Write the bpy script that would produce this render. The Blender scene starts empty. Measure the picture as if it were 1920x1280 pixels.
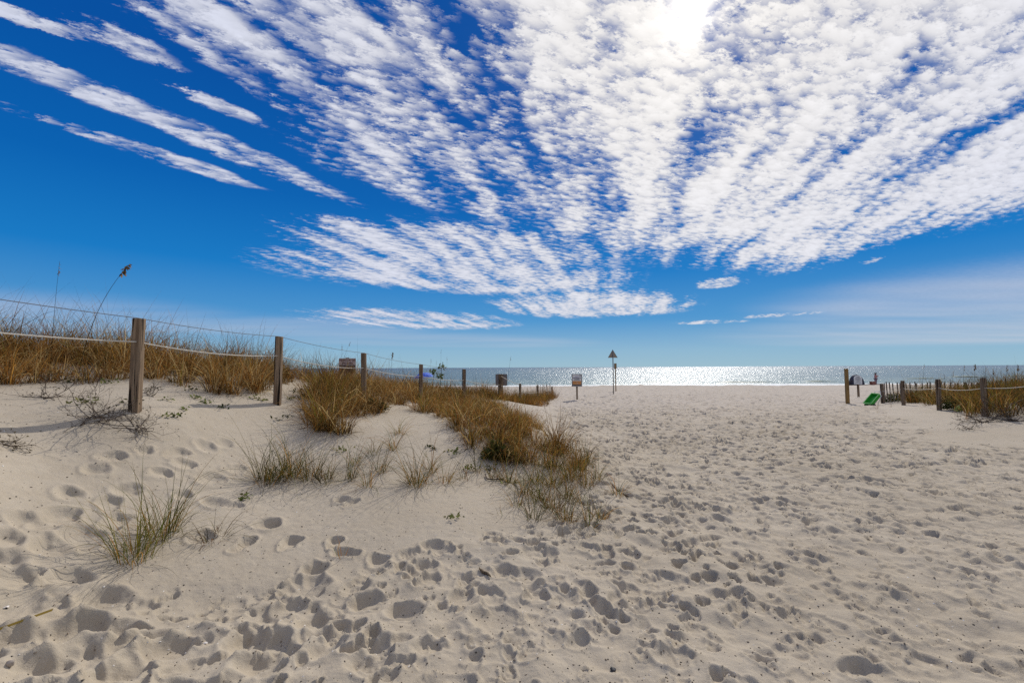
import bpy, bmesh, math, random
import numpy as np
from mathutils import Vector, Matrix, Quaternion

rng = np.random.default_rng(7)
random.seed(7)
R = math.radians
scene = bpy.context.scene
C = scene.collection

# ------------------------------------------------------------------ camera
F_PX, W_PX, H_PX = 853.0, 1920.0, 1280.0
CAM = np.array([0.0, 0.0, 1.60])
PITCH, ROLL = math.atan(48.6 / F_PX), R(0.27)
c_f = np.array([0, math.cos(PITCH), math.sin(PITCH)])
c_u0 = np.array([0, -math.sin(PITCH), math.cos(PITCH)])
c_r0 = np.array([1.0, 0, 0])
c_r = c_r0 * math.cos(ROLL) - c_u0 * math.sin(ROLL)
c_u = c_u0 * math.cos(ROLL) + c_r0 * math.sin(ROLL)
cam_d = bpy.data.cameras.new('camera')
cam_d.sensor_width = 36.0
cam_d.lens = F_PX / W_PX * 36.0
cam_d.clip_start, cam_d.clip_end = 0.05, 60000
cam = bpy.data.objects.new('camera', cam_d)
C.objects.link(cam)
M4 = Matrix.Identity(4)
for i in range(3):
    M4[i][0], M4[i][1], M4[i][2], M4[i][3] = c_r[i], c_u[i], -c_f[i], CAM[i]
cam.matrix_world = M4
scene.camera = cam


def ray(px, py):
    d = c_f + c_r * ((px - W_PX / 2) / F_PX) + c_u * ((H_PX / 2 - py) / F_PX)
    return d / np.linalg.norm(d)


def at_depth(px, py, y):
    d = ray(px, py)
    return CAM + d * (y / d[1])


# ------------------------------------------------------------------ light
SUN = ray(1292, 22)
SUN_EL = math.asin(SUN[2])
SUN_AZ = math.atan2(SUN[0], SUN[1])
SUN_STRENGTH = 3.3
sun_d = bpy.data.lights.new('sun', 'SUN')
sun_d.energy = SUN_STRENGTH
sun_d.angle = R(0.8)
sun_d.color = (1.0, 0.95, 0.87)
sun = bpy.data.objects.new('sun', sun_d)
sun.rotation_euler = Vector(SUN).to_track_quat('Z', 'Y').to_euler()
sun.location = (0, 0, 30)
C.objects.link(sun)

scene.view_settings.view_transform = 'Standard'
scene.view_settings.look = 'None'
scene.view_settings.exposure = 0.0
scene.view_settings.gamma = 1.0
scene.view_settings.use_curve_mapping = False
scene.render.engine = 'CYCLES'
scene.cycles.use_denoising = False
scene.cycles.max_bounces = 4
scene.cycles.diffuse_bounces = 2
scene.cycles.glossy_bounces = 2
scene.cycles.transparent_max_bounces = 6
scene.cycles.sample_clamp_indirect = 4.0
scene.cycles.caustics_reflective = False


# ---------- tiny expression language over shader nodes
class E:
    def __init__(s, nt, sock):
        s.nt, s.s = nt, sock

    def _op(s, op, *args, clamp=False):
        n = s.nt.nodes.new('ShaderNodeMath')
        n.operation = op
        n.use_clamp = clamp
        for i, a in enumerate((s,) + args):
            if isinstance(a, E):
                s.nt.links.new(a.s, n.inputs[i])
            else:
                n.inputs[i].default_value = float(a)
        return E(s.nt, n.outputs[0])

    def __add__(s, o): return s._op('ADD', o)
    __radd__ = __add__
    def __sub__(s, o): return s._op('SUBTRACT', o)
    def __rsub__(s, o): return (s * -1.0) + o
    def __mul__(s, o): return s._op('MULTIPLY', o)
    __rmul__ = __mul__
    def __truediv__(s, o): return s._op('DIVIDE', o)
    def max(s, o): return s._op('MAXIMUM', o)
    def min(s, o): return s._op('MINIMUM', o)
    def pow(s, o): return s._op('POWER', o)
    def abs(s): return s._op('ABSOLUTE')
    def sqrt(s): return s._op('SQRT')
    def sin(s): return s._op('SINE')
    def clamp(s): return s._op('ADD', 0.0, clamp=True)

    def smooth(s, a, b, to0=0.0, to1=1.0):
        n = s.nt.nodes.new('ShaderNodeMapRange')
        n.interpolation_type = 'SMOOTHSTEP'
        s.nt.links.new(s.s, n.inputs[0])
        n.inputs[1].default_value, n.inputs[2].default_value = a, b
        n.inputs[3].default_value, n.inputs[4].default_value = to0, to1
        return E(s.nt, n.outputs[0])


def vec(nt, x, y, z=0.0):
    n = nt.nodes.new('ShaderNodeCombineXYZ')
    for i, a in enumerate((x, y, z)):
        if isinstance(a, E):
            nt.links.new(a.s, n.inputs[i])
        else:
            n.inputs[i].default_value = a
    return n.outputs[0]


def noise(nt, v, scale, detail=3.0, rough=0.55, lac=2.0, dist=0.0, out='Fac'):
    n = nt.nodes.new('ShaderNodeTexNoise')
    n.inputs['Scale'].default_value = scale
    n.inputs['Detail'].default_value = detail
    n.inputs['Roughness'].default_value = rough
    n.inputs['Lacunarity'].default_value = lac
    n.inputs['Distortion'].default_value = dist
    nt.links.new(v, n.inputs['Vector'])
    return E(nt, n.outputs[0]) if out == 'Fac' else n.outputs[1]


def mixc(nt, f, a, b, mode='MIX'):
    n = nt.nodes.new('ShaderNodeMix')
    n.data_type = 'RGBA'
    n.blend_type = mode
    for sock, val in ((n.inputs[0], f), (n.inputs[6], a), (n.inputs[7], b)):
        if isinstance(val, E):
            nt.links.new(val.s, sock)
        elif isinstance(val, bpy.types.NodeSocket):
            nt.links.new(val, sock)
        elif isinstance(val, (int, float)):
            sock.default_value = val
        else:
            sock.default_value = (*val, 1.0)
    return n.outputs[2]


# ------------------------------------------------------------------ sky
ZK = 0.03


def uv_of(px, py):
    d = ray(px, py)
    z = max(d[2], 0) + ZK
    return np.array([d[0] / z, d[1] / z])


def build_world():
    w = bpy.data.worlds.new('World')
    scene.world = w
    w.use_nodes = True
    nt = w.node_tree
    nt.nodes.clear()
    out = nt.nodes.new('ShaderNodeOutputWorld')
    bg = nt.nodes.new('ShaderNodeBackground')
    nt.links.new(bg.outputs[0], out.inputs[0])
    sky = nt.nodes.new('ShaderNodeTexSky')
    sky.sky_type = 'NISHITA'
    sky.sun_disc = False
    sky.sun_elevation = SUN_EL
    sky.sun_rotation = SUN_AZ
    sky.altitude = 0
    sky.air_density = 1.0
    sky.dust_density = 0.25
    sky.ozone_density = 3.0
    tc = nt.nodes.new('ShaderNodeTexCoord')
    sp = nt.nodes.new('ShaderNodeSeparateXYZ')
    nt.links.new(tc.outputs['Generated'], sp.inputs[0])
    dx, dy, dz = (E(nt, sp.outputs[i]) for i in range(3))
    # deep blue of a dry winter noon, paling to the horizon; the Nishita sky gives its share
    sk = mixc(nt, 1.0, sky.outputs[0], (0.055, 0.075, 0.10), 'MULTIPLY')
    rp = nt.nodes.new('ShaderNodeValToRGB')
    nt.links.new(dz.s, rp.inputs[0])
    el = rp.color_ramp.elements
    stops = [(0.0, (.32, .50, .61)), (.035, (.26, .46, .63)), (.10, (.075, .30, .61)), (.20, (.006, .190, .55)), (.33, (.0, .118, .44)),
             (.50, (.0, .078, .355)), (.80, (.0, .065, .31))]
    el[0].position, el[0].color = stops[0][0], (*stops[0][1], 1)
    el[1].position, el[1].color = stops[-1][0], (*stops[-1][1], 1)
    for p_, c_ in stops[1:-1]:
        e_ = el.new(p_)
        e_.color = (*c_, 1)
    skyc = mixc(nt, 0.04, rp.outputs[0], sk)
    # cloud sheet in plan
    zc = dz.max(0.0) + ZK
    u0, v0 = dx / zc, dy / zc
    wv = noise(nt, vec(nt, u0, v0), 0.9, 2.0, out='Color')
    ws = nt.nodes.new('ShaderNodeSeparateXYZ')
    nt.links.new(wv, ws.inputs[0])
    u = u0 + (E(nt, ws.outputs[0]) - 0.5) * 0.30
    v = v0 + (E(nt, ws.outputs[1]) - 0.5) * 0.30

    cu = u0 * math.cos(R(-25)) - v0 * math.sin(R(-25))
    cv = u0 * math.sin(R(-25)) + v0 * math.cos(R(-25))
    fr = noise(nt, vec(nt, cu * 13.0, cv * 21.0), 1.0, 5.0, 0.72)
    pvec = vec(nt, u + (fr - 0.5) * 0.20, v + (fr - 0.5) * 0.30)

    def seg(pa, pb, hw, gain=1.0):
        """a lens of cloud between two points of the sheet: one mapping, one length"""
        A, B = uv_of(*pa), uv_of(*pb)
        mid = ((pa[0] + pb[0]) / 2, (pa[1] + pb[1]) / 2)
        t = np.array([pb[0] - pa[0], pb[1] - pa[1]], float)
        t /= np.linalg.norm(t)
        n = np.array([-t[1], t[0]]) * hw
        D = B - A
        L = np.linalg.norm(D)
        D /= L
        q = uv_of(mid[0] + n[0], mid[1] + n[1]) - uv_of(mid[0] - n[0], mid[1] - n[1])
        hwu = abs(q[0] * -D[1] + q[1] * D[0]) / 2
        mp = nt.nodes.new('ShaderNodeMapping')
        mp.vector_type = 'TEXTURE'
        mp.inputs['Location'].default_value = (*((A + B) / 2), 0)
        mp.inputs['Rotation'].default_value = (0, 0, math.atan2(D[1], D[0]))
        mp.inputs['Scale'].default_value = (L * 0.80, hwu * 1.75, 1)
        nt.links.new(pvec, mp.inputs[0])
        ln = nt.nodes.new('ShaderNodeVectorMath')
        ln.operation = 'LENGTH'
        nt.links.new(mp.outputs[0], ln.inputs[0])
        return E(nt, ln.outputs['Value']).smooth(0.42, 1.0, gain, 0.0)

    def half(pa, pb, soft):          # >0 on the left-hand side of a->b in plan
        A, B = uv_of(*pa), uv_of(*pb)
        D = (B - A) / np.linalg.norm(B - A)
        s = (u - float(A[0])) * float(D[1]) - (v - float(A[1])) * float(D[0])
        return s / soft

    # the big sheet: right of a left edge, nearer than a far edge
    left = half((640, 0), (1080, 470), 0.60)
    far1 = half((1090, 478), (1420, 508), 0.75)
    far2 = half((1500, 505), (1925, 398), 0.48)
    deck = left.min(far1).min(far2)
    deckm = deck.smooth(-0.75, 1.15)
    segs = [((-260, -60), (110, 45), 13, .86), ((-300, -20), (335, 240), 20, .90), ((230, 195), (650, 378), 16, .86),
            ((80, 220), (490, 355), 11, .86), ((120, 30), (300, 105), 17, .84), ((230, -60), (580, 175), 54, .80),
            ((500, 130), (840, 370), 48, .62), ((300, 155), (465, 228), 11, .84), ((420, -60), (715, 100), 54, .80),
            ((560, 250), (830, 385), 30, .60), ((640, 140), (1000, 430), 58, .64),
            ((560, 440), (860, 470), 26, .80), ((590, 500), (1130, 535), 30, .92), ((720, 440), (1100, 500), 34, .80),
            ((960, 568), (1250, 580), 20, .95), ((600, 590), (930, 612), 14, .78), ((1270, 606), (1390, 602), 3, .6),
            ((1400, 594), (1530, 586), 3, .62), ((1320, 532), (1390, 530), 8, .75), ((1595, 491), (1640, 489), 6, .7)]
    m = deckm
    for a, b, hw, g in segs:
        m = m.max(seg(a, b, hw, g))
    # streets along the wind, rounded cells inside them
    a = R(16)
    su = u * math.cos(a) - v * math.sin(a)
    sv = u * math.sin(a) + v * math.cos(a)
    streets = noise(nt, vec(nt, su * 5.8, sv * 0.62), 1.0, 2.0, 0.5)
    vo = nt.nodes.new('ShaderNodeTexVoronoi')
    vo.feature = 'F1'
    vo.inputs['Scale'].default_value = 1.0
    nt.links.new(vec(nt, cu * 15.0 + fr * 3.4, cv * 29.0 + fr * 3.4), vo.inputs['Vector'])
    cells = 0.62 - E(nt, vo.outputs['Distance'])
    gaps = noise(nt, vec(nt, u * 3.0, v * 1.9), 1.0, 2.0, 0.5)
    dens = m * 0.81 + (streets - 0.5) * 1.75 + cells * 0.52 + (fr - 0.5) * 1.55 + (gaps - 0.5) * 1.15
    alpha = dens.smooth(0.22, 0.98) * m.smooth(0.05, 0.45)
    # low veils of cirrus
    veil = seg((1520, 572), (2300, 548), 36, .50).max(seg((1480, 622), (2300, 622), 26, .48))
    veil = veil.max(seg((-400, 590), (420, 603), 26, .40)).max(seg((300, 612), (760, 622), 14, .34))
    veil = veil.max(seg((560, 635), (1050, 645), 9, .26))
    vn = noise(nt, vec(nt, u * 0.25, v * 0.7), 1.0, 2.0, 0.6)
    alpha = alpha.max(veil * vn.smooth(0.25, 0.75, 0.45, 1.15))
    alpha = (alpha * dz.smooth(0.0, 0.035)).clamp()
    # forward scattering toward the sun
    cs = (dx * float(SUN[0]) + dy * float(SUN[1]) + dz * float(SUN[2])).max(0.0)
    shade = dens.smooth(0.45, 1.45, 0.0, 1.0)
    lum = 0.58 + shade * 0.16 + cs.pow(4.0) * 0.16 + cells * 0.05 + (fr - 0.5) * 0.12
    ccol = mixc(nt, cs.pow(5.0), (0.88, 0.93, 1.12), (1.06, 1.03, 1.0))
    cl = nt.nodes.new('ShaderNodeVectorMath')
    cl.operation = 'SCALE'
    nt.links.new(ccol, cl.inputs[0])
    nt.links.new(lum.s, cl.inputs['Scale'])
    col = mixc(nt, alpha * 0.97, skyc, cl.outputs[0])
    glow = (cs.pow(1500.0) * 0.6 + cs.pow(260.0) * 0.13 + cs.pow(30.0) * 0.03) * (fr * 0.9 + 0.55)
    gl = nt.nodes.new('ShaderNodeVectorMath')
    gl.operation = 'SCALE'
    gl.inputs[0].default_value = (1.0, 0.93, 0.82)
    nt.links.new(glow.s, gl.inputs['Scale'])
    fin = mixc(nt, 1.0, col, gl.outputs[0], 'ADD')
    nt.links.new(fin, bg.inputs[0])
    bg.inputs[1].default_value = 1.0
    w.cycles.sampling_method = 'NONE'


build_world()

# ------------------------------------------------------------------ helpers
def mesh_np(name, verts, faces, smooth=True, cols=None):
    """verts (N,3); faces: list of (M,k) int arrays."""
    me = bpy.data.meshes.new(name)
    verts = np.asarray(verts, np.float32)
    me.vertices.add(len(verts))
    me.vertices.foreach_set('co', verts.ravel())
    loops = np.concatenate([f.ravel() for f in faces]).astype(np.int32)
    tot = np.concatenate([np.full(len(f), f.shape[1], np.int32) for f in faces])
    st = np.concatenate([[0], np.cumsum(tot)[:-1]]).astype(np.int32)
    me.loops.add(len(loops))
    me.loops.foreach_set('vertex_index', loops)
    me.polygons.add(len(tot))
    me.polygons.foreach_set('loop_start', st)
    me.polygons.foreach_set('loop_total', tot)
    me.polygons.foreach_set('use_smooth', np.full(len(tot), smooth, bool))
    if cols is not None:
        ca = me.color_attributes.new('tone', 'FLOAT_COLOR', 'POINT')
        c4 = np.ones((len(verts), 4), np.float32)
        c4[:, :3] = cols
        ca.data.foreach_set('color', c4.ravel())
    me.update(calc_edges=True)
    me.validate()
    return me


def link(name, me, mat, parent=None, loc=None):
    o = bpy.data.objects.new(name, me)
    C.objects.link(o)
    if mat is not None and me is not None:
        if len(me.materials) == 0:
            me.materials.append(mat)
    if parent is not None:
        o.parent = parent
    if loc is not None:
        o.location = loc
    return o


def tag(o, label, cat, group=None):
    o['label'] = label
    o['category'] = cat
    if group:
        o['group'] = group
    return o


def empty(name, loc, rz=0.0):
    o = bpy.data.objects.new(name, None)
    o.location = loc
    o.rotation_euler = (0, 0, rz)
    o.empty_display_size = 0.1
    C.objects.link(o)
    return o


def new_mat(name):
    m = bpy.data.materials.new(name)
    m.use_nodes = True
    nt = m.node_tree
    b = nt.nodes['Principled BSDF']
    tc = nt.nodes.new('ShaderNodeTexCoord')
    return m, nt, b, tc


def bump(nt, h, strength, dist, b=None, prev=None):
    n = nt.nodes.new('ShaderNodeBump')
    n.inputs['Strength'].default_value = strength
    n.inputs['Distance'].default_value = dist
    nt.links.new(h.s if isinstance(h, E) else h, n.inputs['Height'])
    if prev is not None:
        nt.links.new(prev, n.inputs['Normal'])
    if b is not None:
        nt.links.new(n.outputs[0], b.inputs['Normal'])
    return n.outputs[0]


def plain(name, col, rough=0.6, metal=0.0, var=0.15, scale=8.0, bmp=0.0):
    m, nt, b, tc = new_mat(name)
    n = noise(nt, tc.outputs['Object'], scale, 4.0)
    c = np.array(col)
    nt.links.new(mixc(nt, n.smooth(0.3, 0.7), tuple(c * (1 - var)), tuple(np.minimum(c * (1 + var), 1))), b.inputs['Base Color'])
    b.inputs['Roughness'].default_value = rough
    b.inputs['Metallic'].default_value = metal
    if bmp:
        bump(nt, noise(nt, tc.outputs['Object'], scale * 5, 3.0), bmp, 0.01, b)
    return m


# ------------------------------------------------------------------ terrain
def base_h(x, y):
    z = -0.012 * np.maximum(y, 0)
    z = z - 0.066 * np.maximum(y - 55.0, 0) ** 1.0 * (y > 55)
    return np.maximum(z, -3.5 - 0 * y)


def PZ(px, py, d):
    p = at_depth(px, py, d)
    return (p[0], p[1], p[2])


FENCE = [PZ(254, 762, 5.7), PZ(522, 757, 7.95)]
_ctrl = FENCE + [
    PZ(-260, 800, 3.2), PZ(0, 715, 6.8), PZ(0, 805, 4.6), PZ(0, 900, 3.9), PZ(0, 1000, 3.4), PZ(0, 1100, 2.95), PZ(0, 1280, 2.2),
    PZ(250, 850, 4.9), PZ(250, 950, 4.2), PZ(250, 1050, 3.65), PZ(100, 850, 4.7), PZ(100, 760, 5.6), PZ(400, 850, 5.7),
    PZ(400, 950, 4.6), PZ(400, 1050, 3.75), PZ(500, 840, 6.4), PZ(500, 930, 5.2), PZ(500, 1000, 4.35),
    PZ(650, 780, 8.4), PZ(600, 745, 9.3), PZ(700, 830, 6.9), PZ(700, 900, 5.75), PZ(700, 950, 4.95), PZ(700, 1010, 4.25),
    PZ(850, 850, 7.1), PZ(850, 925, 5.55), PZ(850, 980, 4.6), PZ(850, 785, 9.3), PZ(950, 825, 7.9), PZ(950, 885, 6.75),
    PZ(1000, 800, 10.0), PZ(1050, 860, 7.6), PZ(1100, 885, 6.85), PZ(950, 770, 14.0), PZ(1000, 766, 18.0), PZ(980, 785, 13.5),
    (-3.33, 10.24, .80), (-2.56, 12.8, .60), (-1.66, 15.7, .45), (-.53, 19.5, .24), (.40, 22.5, -.24), (1.62, 26.6, -.36), (2.63, 29.9, -.42),
    (-9, 8, 1.72), (-7, 9, 1.66), (-6, 10.5, 1.45), (-5, 12.5, 1.18), (-4.2, 15, .92), (-3, 19, .58), (-1.5, 23, .15), (.5, 27, -.28), (2, 31, -.40),
    (-12, 14, 1.5), (-9, 16, 1.0), (-7, 22, .45), (-4, 28, -.05), (-12, 25, .25), (0, 33, -.42), (-15, 8, 1.8), (-10, 4, 1.6), (-7, 3, 1.25),
    (-5.5, 1.2, .65), (-5, -2, .35), (-10, -2, .7), (-20, 10, 1.3), (-20, 25, .1), (-16, 2, 1.3),
    (13.9, 14.9, .14), (15.8, 18.4, .02), (12.94, 12.5, .22), (17.1, 21, -.12), (16, 14, .50), (19, 17, .55), (19, 22, .08), (15, 10, .50), (18, 10, .8),
    (11, 11, .02), (12, 9, .14), (14, 6, .3), (10, 15, -.12), (12, 20, -.22), (22, 14, .8), (25, 20, .4), (20, 5, .6), (24, 8, .8),
]
_zero = [(-3, 1.6), (-1.5, 2.5), (0, 2.5), (3, 2.5), (6, 3), (0, 1), (-2, 0), (0, -3), (4, -1), (8, 1), (1.38, 5.6), (1.0, 4.2), (3, 5), (2, 8), (5, 8), (8, 7),
         (2.4, 14), (5, 14), (8, 12), (2.5, 20), (6, 20), (3.2, 26), (9, 26), (6, 34), (14, 30), (0, 42), (-12, 40), (12, 42), (-25, 40), (25, 38), (10, 3),
         (-25, -8), (-8, -12), (8, -10), (22, -8), (35, 10), (35, 25), (-35, 10), (-35, 25), (-2.3, 3.0), (-1, 3.4), (1.4, 10), (22, 28), (12, 25)]
_cx = np.array([[c[0], c[1]] for c in _ctrl] + list(_zero), float)
_cz = np.array([c[2] - base_h(np.float64(c[0]), np.float64(c[1])) for c in _ctrl] + [0.0] * len(_zero))


def _phi(r2):
    return 0.5 * r2 * np.log(r2 + 1e-9)


_n = len(_cx)
_K = _phi(((_cx[:, None] - _cx[None]) ** 2).sum(2)) + np.eye(_n) * 0.35
_Pm = np.hstack([np.ones((_n, 1)), _cx])
_w = np.linalg.solve(np.vstack([np.hstack([_K, _Pm]), np.hstack([_Pm.T, np.zeros((3, 3))])]), np.concatenate([_cz, np.zeros(3)]))


def sstep(a, b, x):
    t = np.clip((x - a) / (b - a), 0, 1)
    return t * t * (3 - 2 * t)


def terrain(x, y):
    x, y = np.atleast_1d(np.asarray(x, float)), np.atleast_1d(np.asarray(y, float))
    res = np.zeros_like(x)
    win = (1 - sstep(22, 38, np.abs(x))) * (1 - sstep(32, 46, y)) * sstep(-16, -6, y)
    idx = np.nonzero(win > 0)[0]
    for k in range(0, len(idx), 60000):
        j = idx[k:k + 60000]
        r2 = (x[j, None] - _cx[None, :, 0]) ** 2 + (y[j, None] - _cx[None, :, 1]) ** 2
        res[j] = _phi(r2) @ _w[:_n] + _w[_n] + _w[_n + 1] * x[j] + _w[_n + 2] * y[j]
    return base_h(x, y) + res * win


def hz(x, y):
    return float(terrain(x, y)[0])


def ground_at(px, py):
    """first hit of the pixel's ray with the bare terrain"""
    d = ray(px, py)
    t = np.linspace(1.2, 75, 6000)
    p = CAM[None] + d[None] * t[:, None]
    h = terrain(p[:, 0], p[:, 1])
    k = np.nonzero(p[:, 2] < h)[0]
    k = k[0] if len(k) else len(t) - 1
    return p[k]


def vnoise(x, y, seed=0):
    """smooth value noise"""
    xi, yi = np.floor(x).astype(np.int64), np.floor(y).astype(np.int64)
    fx, fy = x - xi, y - yi
    fx, fy = fx * fx * (3 - 2 * fx), fy * fy * (3 - 2 * fy)

    def hsh(a, b):
        h = (a * 374761393 + b * 668265263 + seed * 982451653) & 0xFFFFFFFF
        h = ((h ^ (h >> 13)) * 1274126177) & 0xFFFFFFFF
        return ((h ^ (h >> 16)) & 0xFFFF) / 65535.0
    return (hsh(xi, yi) * (1 - fx) + hsh(xi + 1, yi) * fx) * (1 - fy) + (hsh(xi, yi + 1) * (1 - fx) + hsh(xi + 1, yi + 1) * fx) * fy - 0.5


GRID = {}


def gz(x, y):
    """height of the finished sand, prints included"""
    x, y = np.atleast_1d(np.asarray(x, float)), np.atleast_1d(np.asarray(y, float))
    rr, th, Z = GRID['rr'], GRID['th'], GRID['Z']
    r, t = np.hypot(x, y), np.arctan2(x, y)
    i = np.clip(np.searchsorted(rr, r) - 1, 0, len(rr) - 2)
    j = np.clip(np.searchsorted(th, t) - 1, 0, len(th) - 2)
    a, b = np.clip((r - rr[i]) / (rr[i + 1] - rr[i]), 0, 1), np.clip((t - th[j]) / (th[j + 1] - th[j]), 0, 1)
    return (Z[i, j] * (1 - a) + Z[i + 1, j] * a) * (1 - b) + (Z[i, j + 1] * (1 - a) + Z[i + 1, j + 1] * a) * b


def gz1(x, y):
    return float(gz(x, y)[0])


# polar grid: fine in front of the viewpoint, coarse elsewhere
def build_ground():
    th = np.concatenate([np.linspace(-math.pi, -1.08, 50, endpoint=False), np.linspace(-1.08, 1.08, 730, endpoint=False), np.linspace(1.08, math.pi, 50)])
    rr = [0.25]
    while rr[-1] < 900:
        r = rr[-1]
        k = 0.030 if r < 1.6 else (0.0042 if r < 6 else (0.0037 if r < 20 else (0.0048 if r < 58 else 0.05)))
        rr.append(r * (1 + k))
    rr = np.array(rr)
    nr, nt_ = len(rr), len(th)
    X = rr[:, None] * np.sin(th)[None]
    Y = rr[:, None] * np.cos(th)[None]
    Z = terrain(X.ravel(), Y.ravel()).reshape(X.shape)
    H = np.zeros_like(Z)
    # worn, lumpy sand on the trodden way; rippled smooth sand on the banks
    trod = trodden(X, Y)
    H += trod * (0.05 * vnoise(X * 1.1, Y * 1.1, 1) + 0.045 * vnoise(X * 3.1, Y * 3.1, 2) + 0.036 * vnoise(X * 6.5, Y * 6.5, 3) + 0.018 * vnoise(X * 12, Y * 12, 8))
    H += (1 - trod) * (0.03 * vnoise(X * 0.8, Y * 0.8, 4) + 0.012 * vnoise(X * 2.3, Y * 2.3, 5))
    H += (Y > 40) * 0.16 * sstep(40, 55, Y) * vnoise(X * .25, Y * .5, 9)
    prints(rr, th, X, Y, H)
    GRID['rr'], GRID['th'] = rr, th
    fine = np.clip(6.0 / rr, 0, 1)[:, None]
    H += fine * (0.006 * vnoise(X * 17, Y * 17, 6) + 0.004 * vnoise(X * 37, Y * 37, 7))
    Z = Z + H
    GRID['Z'] = Z
    V = np.stack([X, Y, Z], -1).reshape(-1, 3)
    i = np.arange(nr - 1)[:, None] * nt_ + np.arange(nt_ - 1)[None]
    q = np.stack([i, i + 1, i + 1 + nt_, i + nt_], -1).reshape(-1, 4)[:, ::-1]
    V = np.vstack([V, [[0, 0, float(Z[0].mean())]]])
    tri = np.stack([np.arange(nt_ - 1), np.full(nt_ - 1, len(V) - 1), np.arange(1, nt_)], -1)[:, ::-1]
    me = mesh_np('sand', V, [q, tri])
    o = link('sand', me, M['sand'])
    o['kind'] = 'structure'
    o['label'] = 'pale quartz sand beach path trodden with footprints between the dunes'
    return o


# left edge of the trodden way as x(y)
_ey = np.array([0, 2.5, 3.2, 3.8, 4.6, 5.6, 7, 10, 14, 22, 30, 33, 200])
_ex = np.array([-9, -9, -2.4, -.9, .3, 1.25, 1.4, 1.5, 1.6, 2.2, 2.8, -40, -40])
_ry = np.array([0, 6, 9, 11, 15, 18, 21, 24, 200])
_rx = np.array([12, 10.5, 9.6, 9.4, 12.2, 14.4, 16.2, 60, 60])


def trodden(X, Y):
    yc = np.clip(Y, 0, 199)
    a = sstep(-.55, .35, X - np.interp(yc, _ey, _ex) + 0.5 * vnoise(X * 1.2, Y * 1.2, 11))
    b = 1 - sstep(-1.0, .8, X - np.interp(yc, _ry, _rx) + 0.9 * vnoise(X * .7, Y * .7, 12))
    return a * b


def stamp(rr, th, X, Y, H, cx, cy, ang, L, Wd, dep, rim, kind, keep):
    rc, tc_ = math.hypot(cx, cy), math.atan2(cx, cy)
    rad = L * 0.5 + 0.14
    if rc < rad + 0.3:
        return
    i0, i1 = np.searchsorted(rr, [rc - rad, rc + rad])
    j0, j1 = np.searchsorted(th, [tc_ - rad / rc, tc_ + rad / rc])
    if i1 - i0 < 2 or j1 - j0 < 2:
        return
    x, y = X[i0:i1, j0:j1] - cx, Y[i0:i1, j0:j1] - cy
    wob = 0.055 * vnoise((x + cx) * 9, (y + cy) * 9, 21) + 0.03 * vnoise((x + cx) * 23, (y + cy) * 23, 22)
    a = x * math.sin(ang) + y * math.cos(ang) + wob
    b = x * math.cos(ang) - y * math.sin(ang) + 0.8 * wob
    h = H[i0:i1, j0:j1]
    if kind == 0:      # whole shoe or foot: ball and heel
        e1 = np.sqrt(((a - L * .17) / (L * .33)) ** 2 + (b / (Wd * .55)) ** 2)
        e2 = np.sqrt(((a + L * .27) / (L * .23)) ** 2 + (b / (Wd * .43)) ** 2)
        e = -np.log(np.exp(-6 * e1) + np.exp(-6 * e2)) / 6
        prof = 1.0 + 0.35 * np.tanh(a / (L * .3))
    elif kind == 1:    # a blurred, blown-in print
        e = np.sqrt((a / (L * .46)) ** 2 + (b / (Wd * .75)) ** 2)
        prof = 1.0 + 0.3 * a / L
    else:              # heel or toe dig: steep at one end
        e = np.sqrt((a / (L * .34)) ** 2 + (b / (Wd * .6)) ** 2)
        prof = 1.0 + 0.9 * np.clip(a / (L * .34), -1, 1)
    sharp = 0.52 if kind != 1 else 0.8
    ins = 1 - sstep(1 - sharp, 1 + sharp * .45, e)
    ridge = np.exp(-((e - 1.28) / 0.22) ** 2)
    new = h * (1 - 0.75 * ins) - dep * ins * prof + rim * ridge
    if kind == 0 and rc < 5 and keep:     # tread bars
        new = new + ins * 0.006 * np.sin(a * 2 * math.pi / 0.030 + 3 * np.sin(b * 30))
    H[i0:i1, j0:j1] = new


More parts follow.
